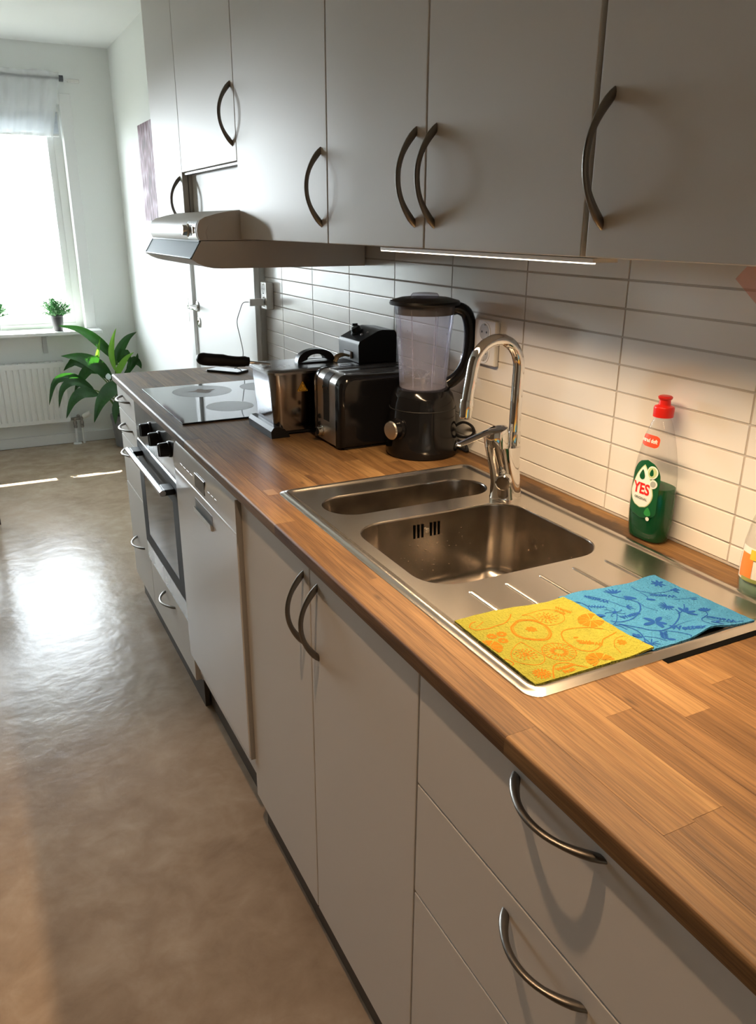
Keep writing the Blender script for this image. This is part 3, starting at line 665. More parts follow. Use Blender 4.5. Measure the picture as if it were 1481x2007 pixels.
part('pilot_light', G().sphere((-.118, .405, 1.193), .004).sphere((-.104, .395, 1.199), .004).sphere((-.098, .475, 1.203), .004), M('pilot_lens', (.5, .5, .5), .15), cbo)
part('box_bracket', G().box(-.1535, .405, 1.128, -.1475, .450, 1.148, .001), GREYP, cbo)
he = G()
for i in range(3): he.tube(spline([(-.150, .415 + .012 * i, 1.134), (-.168, .414 + .012 * i, 1.138), (-.186, .412 + .012 * i, 1.133), (-.196, .411 + .012 * i, 1.121)], 4), .0032, 8)
part('heating_element', he, M('gold_metal', (.50, .38, .22), .3, 1.0), fy, 'bronze heating element tubes')
part('lid_notch', G().box(-.2, .395, 1.1203, -.150, .455, 1.1212), BLACKM, fy)
bh = G().tube(spline([(-.440, .44, 1.1345), (-.450, .44, 1.136), (-.475, .44, 1.137), (-.51, .44, 1.143), (-.545, .44, 1.147), (-.570, .44, 1.1515), (-.580, .44, 1.1535)], 3), [.0125] * 3 + [.0140] * 3 + [.0142] * 3 + [.0160] * 3 + [.0165] * 3 + [.0150, .012, .009, .004], 12, ell=1.0)
bho = part('basket_handle', bh, BLACKP, fy, 'black handle of the frying basket')
part('handle_rods', G().tube([(-.442, .433, 1.135), (-.38, .433, 1.1235)], .0022, 6).tube([(-.442, .447, 1.135), (-.38, .447, 1.1235)], .0022, 6).tube([(-.442, .44, 1.131), (-.385, .44, 1.1225)], .0018, 6), CHROME, bho)
st = G().add([(-.333, .3478, 1.062), (-.308, .3478, 1.062), (-.3205, .3478, 1.0845)], [(0, 1, 2)])
tri = part('warning_sticker', G().add([(-.3345, .3505, 1.0605), (-.3065, .3505, 1.0605), (-.3205, .3505, 1.0860), (-.3345, .356, 1.0605), (-.3065, .356, 1.0605), (-.3205, .356, 1.0860)], [(0, 1, 2), (3, 5, 4), (0, 3, 4, 1), (1, 4, 5, 2), (2, 5, 3, 0)]), M('sticker_yellow', (.75, .42, .03), .5), fy, 'yellow warning triangle')
def tline(p, q, w, y):
    p, q = Vector(p), Vector(q); d = (q - p).normalized(); n_ = Vector((-d.y, d.x)) * w; return [(a.x, y, a.y) for a in (p + n_, q + n_, q - n_, p - n_)]
wl = G(); T = [(-.3316, 1.0625), (-.3094, 1.0625), (-.3205, 1.0828)]
for i in range(3): wl.add(tline(T[i], T[(i + 1) % 3], .0008, .3502), [(0, 1, 2, 3)])
for dx in (-.0035, 0, .0035): wl.add(tline((-.3205 + dx - .001, 1.067), (-.3205 + dx + .001, 1.0735), .0006, .3502), [(0, 1, 2, 3)])
wl.add(tline((-.3255, 1.0655), (-.3155, 1.0655), .0006, .3502), [(0, 1, 2, 3)])
part('warning_print', wl, BLACKM, tri, fix=False)

# ------------------------------------------------------------------ toaster
to = thing('toaster', 'black two-slice toaster with brushed steel end bands beside the fryer', 'toaster', (-.17, .235, ZC))
TX0, TX1, TZ0, TZ1 = -.300, -.035, ZC + .006, 1.127
def tprof(d, r):
    x0, x1, z0, z1 = TX0 + d, TX1 - d, TZ0 + d, TZ1 - d; out = [(x0, z0), (x1, z0)]
    for cx, cz, a0 in ((x1 - r, z1 - r, 0), (x0 + r, z1 - r, 90)):
        out += [(cx + r * math.cos(math.radians(a0 + 90 * k / 8)), cz + r * math.sin(math.radians(a0 + 90 * k / 8))) for k in range(9)]
    return out
def pl(pr_, y): return [(x, y, z) for x, z in pr_]
part('steel_shell', G().loft([pl(tprof(.0, .030), .182), pl(tprof(.0, .030), .300)]), TOASTM, to, 'brushed steel shell', smooth=40)
part('side_panel', G().loft([pl(tprof(.012, .026), .1495), pl(tprof(.004, .029), .1525), pl(tprof(-.001, .032), .160), pl(tprof(-.0015, .032), .1815)]), BLACKG, to, 'gloss black side panel', smooth=40)
part('side_panel', G().loft([pl(tprof(-.0015, .032), .3005), pl(tprof(-.001, .032), .318), pl(tprof(.004, .029), .3245), pl(tprof(.012, .026), .327)]), BLACKG, to, 'gloss black side panel', smooth=40)
ls = G()
slot = [(TX0 - .0016, ZC + .060)]
pts = [(TX0, z) for z in (ZC + .062, ZC + .10, TZ1 - .03)] + [(TX0 + .03 - .03 * math.cos(math.radians(90 * k / 8)), TZ1 - .03 + .03 * math.sin(math.radians(90 * k / 8))) for k in range(1, 7)]
cen = Vector((TX0 + .03, TZ1 - .03))
def outw(p, d):
    if p[1] <= TZ1 - .03: return (p[0] - d, p[1])
    v = (Vector(p) - cen).normalized() * d; return (p[0] + v.x, p[1] + v.y)
ls.loft([[(outw(p, .0012)[0], .223, outw(p, .0012)[1]), (outw(p, .0012)[0], .259, outw(p, .0012)[1]), (outw(p, -.003)[0], .259, outw(p, -.003)[1]), (outw(p, -.003)[0], .223, outw(p, -.003)[1])] for p in pts])
part('lever_slot', ls, BLACKM, to, 'black lever channel')
part('lever', G().box(TX0 - .006, .228, 1.084, TX0 + .002, .254, 1.092, .002, 2), BLACKP, to)
for z in (1.004, .984): part('button', G().lathe([(.0065, 0), (.0065, .003), (.005, .004)], (TX0, .285, z), 14, (-1, 0, 0)), BLACKP, to)
part('browning_knob', G().lathe([(.0155, 0), (.0155, .003), (.012, .005), (.0115, .014), (.010, .015)], (TX0, .268, .968), 20, (-1, 0, 0)), CHROME, to)
part('knob_face', G().lathe([(.0092, .0148), (.0088, .0158)], (TX0, .268, .968), 20, (-1, 0, 0)).box(TX0 - .0172, .2668, .960, TX0 - .0155, .2692, .976), BLACKP, to)
for y in (.196, .250): part('bread_slot', G().box(-.262, y, TZ1 - .002, -.075, y + .034, TZ1 + .0008), BLACKM, to, 'dark bread slot')
part('slot_rim', G().box(-.268, .190, TZ1 - .001, -.069, .196, TZ1 + .0012).box(-.268, .230, TZ1 - .001, -.069, .250, TZ1 + .0012).box(-.268, .284, TZ1 - .001, -.069, .290, TZ1 + .0012), STEELV, to)
part('base', G().box(TX0 + .012, .158, ZC, TX1 - .012, .318, TZ0 + .001, .002), BLACKP, to)

# ------------------------------------------------------------------ blender jug
bl = thing('blender', 'black countertop blender with clear jug and black handle', 'blender', (-.118, .06, ZC))
bc_ = (-.118, .06)
def at(z): return (bc_[0], bc_[1], z)
part('motor_base', G().lathe([(.080, 0), (.088, .002), (.0905, .010), (.089, .03), (.085, .08), (.0815, .125), (.0795, .136), (.0765, .146), (.0745, .152), (.067, .163), (.063, .166)], at(ZC), 40), BLACKG, bl, 'gloss black motor base', smooth=40)
part('base_seam', G().lathe([(.0825, 0), (.0830, .001), (.0825, .002)], at(ZC + .118), 40), BLACKM, bl)
kd = Vector((-.96, -.27, 0)); kc = Vector((bc_[0], bc_[1], ZC + .074)) + kd * .080
ko = part('speed_dial', G().lathe([(.027, 0), (.027, .006), (.023, .010), (.0225, .026)], kc, 24, kd), BLACKG, bl)
part('dial_face', G().lathe([(.0225, .026), (.0232, .028), (.0205, .031), (.004, .0315)], kc, 24, kd), STEEL, ko, 'brushed silver dial face')
J0 = 1.106
jp = [(.056, 0), (.058, .004), (.0585, .02), (.061, .06), (.066, .12), (.071, .175), (.0735, .197)]
jug = part('jug', G().lathe(jp, at(J0), 40, cap=False), CLEAR, bl, 'clear plastic jug', smooth=50)
part('jug_floor', G().lathe([(.056, .0008), (.03, .001)], at(J0), 30), CLEAR, bl)
rb = G()
for a in (215, 262, 300, 30, 120):
    c, s = math.cos(math.radians(a)), math.sin(math.radians(a)); rb.tube([(bc_[0] + (.0555 + .0155 * t) * c, bc_[1] + (.0555 + .0155 * t) * s, J0 + .004 + .186 * t) for t in (0, .3, .6, 1)], .0016, 6)
part('jug_rib', rb, CLEAR, jug)
part('blade', G().tube([at(J0), at(J0 + .022)], .006, 10).prism([(-.118 - .026, 1.128), (-.118, 1.126), (-.118 + .022, 1.142), (-.118 + .020, 1.1435), (-.118, 1.128), (-.118 - .026, 1.1295)], 'y', .055, .065).prism([(.06 - .026, 1.130), (.06, 1.124), (.06 + .02, 1.138), (.06 + .018, 1.139), (.06, 1.1255), (.06 - .026, 1.1315)], 'x', -.123, -.113), STEEL, bl, 'steel blades')
lidg = G().lathe([(.0705, -.021), (.0712, -.019), (.0722, 0), (.084, .001), (.0855, .005), (.083, .010), (.060, .0165), (.034, .018)], at(1.3035), 40)
lid = part('lid', lidg, BLACKP, bl, 'black jug lid', smooth=40)
part('filler_cap', G().lathe([(.033, 0), (.034, .004), (.030, .009), (.022, .010)], at(1.3212), 30), CLEAR, lid, 'clear filler cap')
hv = Vector((.89, -.456, 0))
def hp(r, z): return Vector((bc_[0], bc_[1], 0)) + hv * r + Vector((0, 0, z))
hpts = spline([hp(.066, 1.293), hp(.082, 1.2955), hp(.101, 1.284), hp(.111, 1.255), hp(.1125, 1.215), hp(.107, 1.175), hp(.093, 1.142), hp(.074, 1.122), hp(.060, 1.115)], 4)
part('handle', G().tube(hpts, [.0150] * len(hpts), 12, ell=.85, up=(.456, .89, 0)), BLACKG, bl, 'gloss black curved handle', smooth=60)
part('handle_web', G().tube([p - hv * .0135 for p in hpts[4:-4]], .0028, 8), CLEAR, bl)
part('power_cord', G().tube(spline([(-.045, .03, ZC + .062), (-.028, .012, ZC + .078), (-.018, -.012, ZC + .074), (-.015, -.022, ZC + .060), (-.02, -.012, ZC + .046), (-.034, .008, ZC + .042), (-.045, .025, ZC + .05)], 6), .0034, 8).tube(spline([(-.034, .022, ZC + .03), (-.022, .005, ZC + .022), (-.02, -.004, ZC + .006), (-.02, .03, ZC + .004), (-.016, .10, ZC + .004), (-.016, .14, ZC + .004)], 5), .0034, 8), BLACKP, bl, 'black power cord')
dd = G()
for i in range(90):
    a = math.radians(random.uniform(190, 350)); t = random.betavariate(2, 2.4); r = .0565 + .0165 * t - .0015
    dd.sphere((bc_[0] + r * math.cos(a), bc_[1] + r * math.sin(a), J0 + .01 + t * .17), random.uniform(.0005, .0012), (1, 1, 1.2), 5, 4)
part('jug_droplets', dd, M('grey_droplet', (.35, .35, .4), .1), bl, kind='stuff')

# ------------------------------------------------------------------ washing-up liquid
BX, BY, BZ = -.037, -.637, ZC + .0005
def sec(hy, hx, z, n=32, e=2.7):
    out = []
    for k in range(n):
        a = 2 * PI * k / n; c, s = math.cos(a), math.sin(a)
        out.append((BX + hx * math.copysign(abs(c) ** (2 / e), c), BY + hy * math.copysign(abs(s) ** (2 / e), s), z))
    return out
SOAPP = [(0, .036, .022), (.004, .0385, .0245), (.02, .0405, .026), (.05, .0425, .0275), (.09, .0425, .0275), (.125, .0400, .0265), (.150, .0365, .0245), (.175, .0315, .0215), (.198, .0250, .0185), (.214, .0190, .0160), (.222, .0150, .0140), (.226, .0125, .0125), (.234, .0125, .0125)]
def soap_at(h):
    for i in range(len(SOAPP) - 1):
        a, b = SOAPP[i], SOAPP[i + 1]
        if a[0] <= h <= b[0]:
            t = (h - a[0]) / (b[0] - a[0]); return a[1] + (b[1] - a[1]) * t, a[2] + (b[2] - a[2]) * t
    return SOAPP[-1][1:]
so = thing('soap_bottle', 'clear washing-up liquid bottle with green soap and red cap against the tiles', 'bottle', (BX, BY, ZC))
hs = [0, .004, .012, .02, .035, .05, .07, .09, .108, .125, .1375, .15, .1625, .175, .187, .198, .206, .214, .222, .226, .234]
part('bottle_wall', G().loft([sec(*soap_at(h), BZ + h) for h in hs], True, False), BOTTLE, so, 'clear plastic bottle', smooth=60)
SOAP = M('green_soap', (.001, .085, .026), .06, trans=.25, ior=1.34, spec=.25)
part('liquid', G().loft([sec(soap_at(h)[0] - .0012, soap_at(h)[1] - .0012, BZ + h + (.001 if h == 0 else 0)) for h in (0, .004, .012, .02, .035, .05, .07, .09, .104)], True, True), SOAP, so, 'dark green liquid', smooth=60)
RED = M('red_plastic', (.62, .018, .012), .3, sss=.1)
part('cap', G().lathe([(.0155, 0), (.0175, .001), (.0178, .016), (.0165, .019), (.0125, .0205), (.0105, .022), (.0095, .030), (.0120, .0325), (.0125, .0355), (.0100, .0375)], (BX, BY, BZ + .228), 24), RED, so, 'red push cap', smooth=40)
def soap_pt(u, h, d):
    """u = arc distance along the broad face towards +y (seen from the room: right is -y), h = height, d = offset"""
    hy, hx = soap_at(h); hy += d; hx += d; e = 2.7
    y = max(-hy * .985, min(hy * .985, u)); x = -hx * (1 - abs(y / hy) ** e) ** (1 / e)
    return (BX + x, BY + y, BZ + h)
def label_part(name, vf, d, mat, parent, label=None):
    g_ = G(); g_.add([soap_pt(-v[0], v[1], d) for v in vf[0]], vf[1]); return part(name, g_, mat, parent, label, smooth=60, fix=False)
def grid_shape(fn, n=18, m=10):
    """fn(t in 0..1) -> (halfwidth, height, centre)"""
    vs, fs = [], []
    for i in range(n + 1):
        w, h, c = fn(i / n)
        for j in range(m + 1): vs.append((c + w * (-1 + 2 * j / m), h))
    for i in range(n):
        for j in range(m): q = i * (m + 1) + j; fs.append((q, q + 1, q + m + 2, q + m + 1))
    return vs, fs
GRN = M('label_green', (.004, .075, .026), .3); WHT = M('label_white', (.78, .76, .72), .35); REDP = M('label_red', (.60, .015, .012), .4); REDL = M('label_orange_red', (.80, .065, .02), .4); GOLD = M('label_pale_green', (.45, .55, .30), .4)
def disc(cx, ch, rx, rh, n=24):
    def f(t):
        a = -PI / 2 + PI * t; return rx * math.cos(a), ch + rh * math.sin(a), cx
    return grid_shape(f, n, 8)
def drop(cx, h0, h1, w):
    def f(t):
        k = t; r = math.sqrt(max(0, 1 - ((k - .36) / .36) ** 2)) if k < .36 else (1 - ((k - .36) / .64)) ** .85 * (1 + .45 * ((k - .36) / .64))
        return w * max(r, .0), h0 + (h1 - h0) * t, cx
    return grid_shape(f, 22, 8)
def lab(t):
    h = .045 + .108 * t; w = .030 if t < .7 else .030 * math.sqrt(max(0, 1 - ((t - .7) / .3) ** 2)); return (w if t > .15 else .030 * math.sqrt(max(0, 1 - ((.15 - t) / .15) ** 2))) , h, .002
fl = label_part('front_label', grid_shape(lab, 24, 10), .0006, GRN, so, 'green front label')
label_part('drop_rim', drop(-.002, .0635, .1440, .0262), .0009, GOLD, fl)
label_part('drop_panel', drop(-.002, .065, .1415, .0246), .0012, WHT, fl)
label_part('bubble', disc(.0165, .1330, .0108, .0118), .0013, WHT, fl); label_part('bubble', disc(.0215, .1130, .0075, .0082), .0013, WHT, fl)
label_part('bubble_core', disc(.0165, .1330, .0088, .0096), .0016, GOLD, fl); label_part('bubble_core', disc(.0215, .1130, .0052, .0056), .0016, M('label_grey', (.35, .38, .36), .4), fl)
label_part('leaf_drop', drop(.0160, .1265, .1400, .0040), .0019, GRN, fl)
label_part('leaf_drop', drop(-.004, .1160, .1345, .0064), .0016, GRN, fl)
def tx(s, size, cx, ch, bold, sx=1.0, seg=.004, slope=0.0):
    v, f = text2d(s, size, bold, seg); return [(cx + p.x * sx, ch + p.y + p.x * slope) for p in v], f
label_part('lettering', tx('YES', .0270, -.002, .0990, .0008, .90), .0018, REDP, fl, 'red lettering YES')
label_part('small_lettering', tx('ORIGINAL', .0066, -.001, .0815, .0001), .0018, M('ink_grey', (.12, .16, .13), .5), fl)
label_part('mint_leaves', drop(.018, .052, .069, .0070), .0019, M('mint_green', (.02, .22, .05), .4), fl)
label_part('badge', disc(.0195, .0475, .0035, .0036), .0019, WHT, fl)
def band(t): return .0215 + .0 * t, .1755 + .0215 * t, -.004
nb = label_part('neck_label', (lambda q: ([(max(-.0255, v[0] * math.sqrt(max(.05, 1 - abs(2 * (v[1] - .18625) / .0235) ** 4))), v[1]) for v in q[0]], q[1]))(grid_shape(band, 14, 16)), .0006, REDL, so, 'orange-red neck label')
label_part('lettering', tx('entrad doft', .0098, -.0055, .1868, .0003, .86), .0014, WHT, nb, 'white lettering')

# second bottle, cut by the frame
b2 = thing('cleaner_bottle', 'clear bottle with orange and white label at the right edge of the counter', 'bottle', (-.052, -.893, ZC))
c2 = (-.052, -.893, ZC + .0005)
part('bottle_wall', G().lathe([(.030, 0), (.034, .003), (.0365, .02), (.0370, .05), (.0350, .085), (.029, .12), (.020, .150), (.013, .168), (.012, .18)], c2, 32), BOTTLE, b2, smooth=60)
part('liquid', G().lathe([(.029, .001), (.033, .004), (.0352, .02), (.0352, .028)], c2, 32), M('pale_green_soap', (.35, .55, .42), .1, trans=.5), b2, smooth=60)
def wrap(a0, a1, h0, h1, d, n=14):
    vs, fs = [], []
    for i in range(n + 1):
        for j in range(7):
            h = h0 + (h1 - h0) * j / 6; r = (.0365 + (h - .02) / .03 * .0005 if h < .05 else .037 - (h - .05) / .035 * .002) + d; a = math.radians(a0 + (a1 - a0) * i / n)
            vs.append((c2[0] + r * math.cos(a), c2[1] + r * math.sin(a), c2[2] + h))
    for i in range(n):
        for j in range(6): q = i * 7 + j; fs.append((q, q + 1, q + 8, q + 7))
    return G().add(vs, fs)
lb = part('label', wrap(140, 300, .028, .082, .0004), M('label_white2', (.74, .72, .68), .4), b2, fix=False)
part('orange_print', wrap(148, 186, .032, .072, .0009), M('label_orange', (.70, .22, .04), .4), lb, fix=False)
part('yellow_print', wrap(176, 205, .064, .080, .0013), M('label_yellow', (.75, .48, .05), .4), lb, fix=False)
part('olive_print', wrap(160, 250, .028, .034, .0013), M('label_olive', (.25, .28, .08), .4), lb, fix=False)
part('cap', G().lathe([(.014, 0), (.015, .001), (.015, .02), (.012, .022)], (c2[0], c2[1], c2[2] + .176), 20), WHITEP, b2)

# ------------------------------------------------------------------ dishcloths
def cloth_mat(name, c, c2_): return M(name, c, .92, spec=.15, tint=(40, c2_, .25), bump=(300, .006))
ZS = SZ + .0030
def wav(x, y, k): return .0009 * mnoise.noise(Vector((x * 38, y * 38, k))) + .0007 * mnoise.noise(Vector((x * 90, y * 90, k + 5)))
def cloth(corners, k, extra=lambda s, t: 0.0, edge=lambda s, t: (0, 0), n=40, th=.0030):
    """corners A(s0,t0) B(s1,t0) C(s1,t1) D(s0,t1); returns mesh shape and a height function"""
    A, B, C_, D = [Vector(c) for c in corners]
    def xy(s, t):
        e = edge(s, t); return A * (1 - s) * (1 - t) + B * s * (1 - t) + C_ * s * t + D * (1 - s) * t + Vector(e)
    g_ = G(); top = []; bot = []
    for i in range(n + 1):
        for j in range(n + 1):
            s, t = i / n, j / n; p = xy(s, t); z = ZS + th + wav(p.x, p.y, k) + extra(s, t); top.append((p.x, p.y, z)); bot.append((p.x, p.y, z - th + (.0 if extra(s, t) else -.0002)))
    N_ = (n + 1) ** 2; fs = []
    for i in range(n):
        for j in range(n): q = i * (n + 1) + j; fs += [(q, q + 1, q + n + 2, q + n + 1), (N_ + q, N_ + q + n + 1, N_ + q + n + 2, N_ + q + 1)]
    rim = [i * (n + 1) for i in range(n + 1)] + [n * (n + 1) + j for j in range(1, n + 1)] + [i * (n + 1) + n for i in range(n - 1, -1, -1)] + [j for j in range(n - 1, 0, -1)]
    for a, b in zip(rim, rim[1:] + rim[:1]): fs.append((a, b, N_ + b, N_ + a))
    g_.add(top + bot, fs)
    from mathutils.bvhtree import BVHTree
    tree = BVHTree.FromPolygons(top, [f for f in fs if max(f) < N_])
    def hz(x, y):
        h = tree.ray_cast(Vector((x, y, 2)), Vector((0, 0, -1))); return h[0].z if h[0] else None
    return g_, hz
class Print:
    """flat print laid on a cloth; anything outside the cloth is trimmed"""
    def __init__(s, hz, d=.00035): s.g = G(); s.hz = hz; s.d = d
    def tri(s, pts, fs):
        z = [s.hz(p[0], p[1]) for p in pts]
        ok = [f for f in fs if all(z[i] is not None for i in f)]
        s.g.add([(p[0], p[1], (zz if zz is not None else 0) + s.d) for p, zz in zip(pts, z)], ok)
    def stroke(s, pts, w, n=6, taper=False, closed=False):
        if closed: pts = list(pts) + [pts[0]]
        P = spline([(p[0], p[1], 0) for p in pts], n); vs = []; N_ = len(P)
        for i, p in enumerate(P):
            t = (P[min(i + 1, N_ - 1)] - P[max(i - 1, 0)]).normalized(); nn = Vector((-t.y, t.x, 0)); ww = w * (1 - .8 * i / N_ if taper else 1)
            vs += [p + nn * ww, p - nn * ww]
        s.tri(vs, [(2 * i, 2 * i + 1, 2 * i + 3, 2 * i + 2) for i in range(N_ - 1)])
    def blob(s, c, rx, ry, rot=0, n=14, power=1.0):
        cs, sn = math.cos(rot), math.sin(rot); vs = [(c[0], c[1], 0)]
        for k in range(n):
            a = 2 * PI * k / n; x, y = rx * math.cos(a), ry * math.sin(a) * (abs(math.sin(a / 2)) ** power if power != 1.0 else 1); vs.append((c[0] + x * cs - y * sn, c[1] + x * sn + y * cs, 0))
        s.tri(vs, [(0, 1 + k, 1 + (k + 1) % n) for k in range(n)])
    def petals(s, c, r0, r1, n, w, a0=0, jit=0):
        for k in range(n):
            a = a0 + 2 * PI * k / n; r = (r0 + r1) / 2 * (1 + random.uniform(-jit, jit)); s.blob((c[0] + r * math.cos(a), c[1] + r * math.sin(a)), (r1 - r0) / 2, w, a, 8)
    def half(s, c, r, rot=0, n=9):
        for k in range(n):
            a = rot + 2 * PI * k / n; vs = [(c[0] + .1 * r * math.cos(a), c[1] + .1 * r * math.sin(a), 0)]
            m = 5
            for j in range(m + 1): q = a + (-.5 + j / m) * 2 * PI / n * .84; vs.append((c[0] + r * math.cos(q), c[1] + r * math.sin(q), 0))
            s.tri(vs, [(0, i, i + 1) for i in range(1, m + 1)])
    def text(s, st_, c, size, rot, bold=.0004):
        v, f = text2d(st_, size, bold, .006); cs, sn = math.cos(rot), math.sin(rot); s.tri([(c[0] + p.x * cs - p.y * sn, c[1] + p.x * sn + p.y * cs, 0) for p in v], f)

# yellow cloth
ycorn = [(-.5405, -.767), (-.3545, -.7785), (-.3465, -.9565), (-.5410, -.9545)]
def yex(s, t): return .0038 * math.exp(-((s - 1) / .13) ** 2) + .0012 * math.exp(-((t) / .08) ** 2) * math.sin(PI * s)
def yedge(s, t): return (.0030 * math.sin(PI * t * 2.2) * s, .0035 * math.sin(PI * s * 1.6) * (1 - t))
YC = cloth_mat('yellow_cellulose', (.245, .240, .032), (.275, .268, .038))
g, hz = cloth(ycorn, 1.0, yex, yedge)
yc = thing('dishcloth', 'yellow sponge cloth with orange fruit print on the drainer', 'dishcloth', (-.445, -.86, ZS))
part('sheet', g, YC, yc, smooth=60)
P = Print(hz)
P.stroke([(-.533, -.794), (-.53, -.804), (-.518, -.808), (-.504, -.808), (-.482, -.806), (-.466, -.797), (-.456, -.787)], .0009)
P.stroke([(-.533, -.794), (-.524, -.785), (-.515, -.783)], .0008); P.stroke([(-.525, -.799), (-.506, -.789)], .0006)
ring = [(-.48, -.82), (-.458, -.808), (-.441, -.815), (-.432, -.833), (-.439, -.858), (-.456, -.871), (-.471, -.865), (-.484, -.853), (-.487, -.836)]
P.stroke(ring, .0013, closed=True); P.stroke([(p[0] * .9 - .0459, p[1] * .9 - .0838) for p in ring], .0005, closed=True)
P.petals((-.458, -.838), .001, .0085, 7, .0026)
def fireworks(c, r, n, w):
    for i, q in enumerate((.35, .65, 1.0)): P.petals(c, r * q - r * .26, r * q, n + 3 * i, w, i * .4, .12)
fireworks((-.415, -.819), .017, 8, .0011)
P.stroke([(-.444, -.797), (-.434, -.805), (-.433, -.829), (-.422, -.841), (-.404, -.84), (-.392, -.83), (-.388, -.815), (-.396, -.801), (-.413, -.796), (-.429, -.798), (-.444, -.797)], .0005)
for c in ((-.519, -.829), (-.503, -.830), (-.512, -.846)):
    P.petals(c, .0022, .0075, 9, .0022)
P.half((-.5400, -.853), .0185, .3); fireworks((-.507, -.890), .0155, 8, .0011)
P.stroke([(-.492, -.86), (-.503, -.864), (-.522, -.878), (-.53, -.895), (-.523, -.91), (-.511, -.918), (-.497, -.916), (-.488, -.904), (-.488, -.895), (-.490, -.881), (-.492, -.86)], .0005)
P.petals((-.4625, -.904), .006, .0135, 16, .0014); P.petals((-.4625, -.904), .0145, .0215, 20, .0006); P.stroke([(-.4625 + .0225 * math.cos(a), -.904 + .0225 * math.sin(a)) for a in [k * PI / 8 for k in range(16)]], .0005, closed=True, n=3); P.petals((-.4625, -.904), .0225, .0245, 20, .0005)
P.half((-.367, -.857), .0185, .1)
P.stroke([(-.369, -.884), (-.38, -.873), (-.4, -.862), (-.419, -.861), (-.431, -.871), (-.438, -.89), (-.436, -.911), (-.425, -.922), (-.41, -.921), (-.396, -.913), (-.385, -.905), (-.36, -.902)], .0009)
TR = -1.62
P.text('Wettex', (-.410, -.906), .0100, 2.6); P.text('Fruit', (-.4145, -.8975), .0100, 2.6); P.blob((-.417, -.884), .004, .0025)
P.half((-.4285, -.946), .0190, .2); P.petals((-.518, -.938), .001, .006, 8, .0016); P.petals((-.518, -.938), .006, .0125, 14, .0014)
P.stroke([(-.511, -.9535), (-.5, -.938), (-.488, -.928), (-.473, -.931), (-.462, -.945), (-.456, -.953)], .0010)
P.text('Wettex', (-.482, -.939), .0090, .05); P.text('Fruit', (-.482, -.9475), .0090, .05)
P.stroke([(-.540, -.887), (-.536, -.893), (-.535, -.901), (-.540, -.905)], .0007)
P.text('Wettex', (-.380, -.812), .0085, -1.15); P.text('Fruit', (-.388, -.815), .0085, -1.15)
P.petals((-.372, -.925), .001, .007, 7, .002); P.stroke([(-.392, -.945), (-.385, -.925), (-.372, -.914), (-.358, -.914)], .0005)
part('print', P.g, M('orange_print', (.36, .115, .008), .9, spec=.1), yc, 'orange fruit print', smooth=0, fix=False, kind='stuff')

# blue cloth
bcorn = [(-.3600, -.7765), (-.1640, -.7840), (-.1510, -.9600), (-.3450, -.9560)]
def bex(s, t): return .0016 * math.exp(-((t - 0) / .05) ** 2) * (.5 + .5 * math.sin(9 * s)) + .0062 * math.exp(-((s - .58) / .14) ** 2 - ((t - 1) / .14) ** 2) + .003 * math.exp(-((s - 0) / .06) ** 2 - (t / .1) ** 2)
def bedge(s, t): return (0.0, (.0045 * math.sin(8 * s) + .006 * math.exp(-((s - .55) / .12) ** 2)) * (1 - t) + .006 * math.exp(-((s - .62) / .2) ** 2) * t)
BC = cloth_mat('blue_cellulose', (.038, .18, .35), (.052, .215, .40))
g, hz = cloth(bcorn, 9.0, bex, bedge)
for v in g.v:
    if v.x < -.343: v.z -= .0012
bcl = thing('dishcloth', 'blue sponge cloth with dark blue flower print beside the yellow cloth', 'dishcloth', (-.255, -.87, ZS))
part('sheet', g, BC, bcl, smooth=60)
P = Print(hz, .0004)
def V(pts, w=.0007, tp=False): P.stroke(pts, w, taper=tp)
V([(-.313, -.790), (-.3, -.811), (-.293, -.832), (-.286, -.849), (-.28, -.857)], .0006); V([(-.352, -.790), (-.343, -.799), (-.338, -.816), (-.346, -.837)], .0008)
V([(-.34, -.868), (-.33, -.876), (-.312, -.878), (-.293, -.872), (-.274, -.86), (-.261, -.843), (-.266, -.828), (-.276, -.812), (-.279, -.802)], .0011)
V([(-.259, -.844), (-.262, -.858), (-.254, -.875)], .0005); V([(-.34, -.877), (-.33, -.892), (-.327, -.908), (-.332, -.925), (-.34, -.937), (-.342, -.945)], .0009)
V([(-.335, -.880), (-.32, -.899), (-.302, -.919), (-.279, -.922), (-.249, -.909), (-.231, -.894), (-.227, -.883)], .0010); V([(-.302, -.919), (-.281, -.934), (-.271, -.951), (-.274, -.955)], .0008)
V([(-.282, -.923), (-.25, -.92), (-.232, -.922)], .0006, True); V([(-.330, -.924), (-.318, -.935), (-.311, -.948)], .0007)
V([(-.23, -.796), (-.23, -.813), (-.216, -.828), (-.191, -.833), (-.179, -.833)], .0007); V([(-.233, -.817), (-.233, -.831), (-.241, -.842)], .0006); V([(-.204, -.859), (-.185, -.865), (-.167, -.869)], .0006)
V([(-.19, -.899), (-.197, -.916), (-.218, -.924), (-.226, -.937), (-.224, -.948), (-.216, -.954)], .0008); V([(-.209, -.921), (-.205, -.935), (-.189, -.948), (-.168, -.955)], .0006); V([(-.235, -.896), (-.216, -.889), (-.203, -.877)], .0009)
V([(-.343, -.88), (-.338, -.888), (-.337, -.899)], .0008); V([(-.345, -.879), (-.332, -.872), (-.316, -.856)], .0006)
def spray(c, r, n, a0, a1, w):
    for k in range(n):
        a = a0 + (a1 - a0) * k / (n - 1); P.blob((c[0] + r * .55 * math.cos(a), c[1] + r * .55 * math.sin(a)), r * .5, w, a, 8)
spray((-.183, -.806), .012, 7, .2, 5.2, .0022); spray((-.272, -.803), .017, 6, .2, 2.2, .0018); P.blob((-.26, -.824), .010, .0045, -.9); P.blob((-.266, -.827), .006, .0035, -.2)
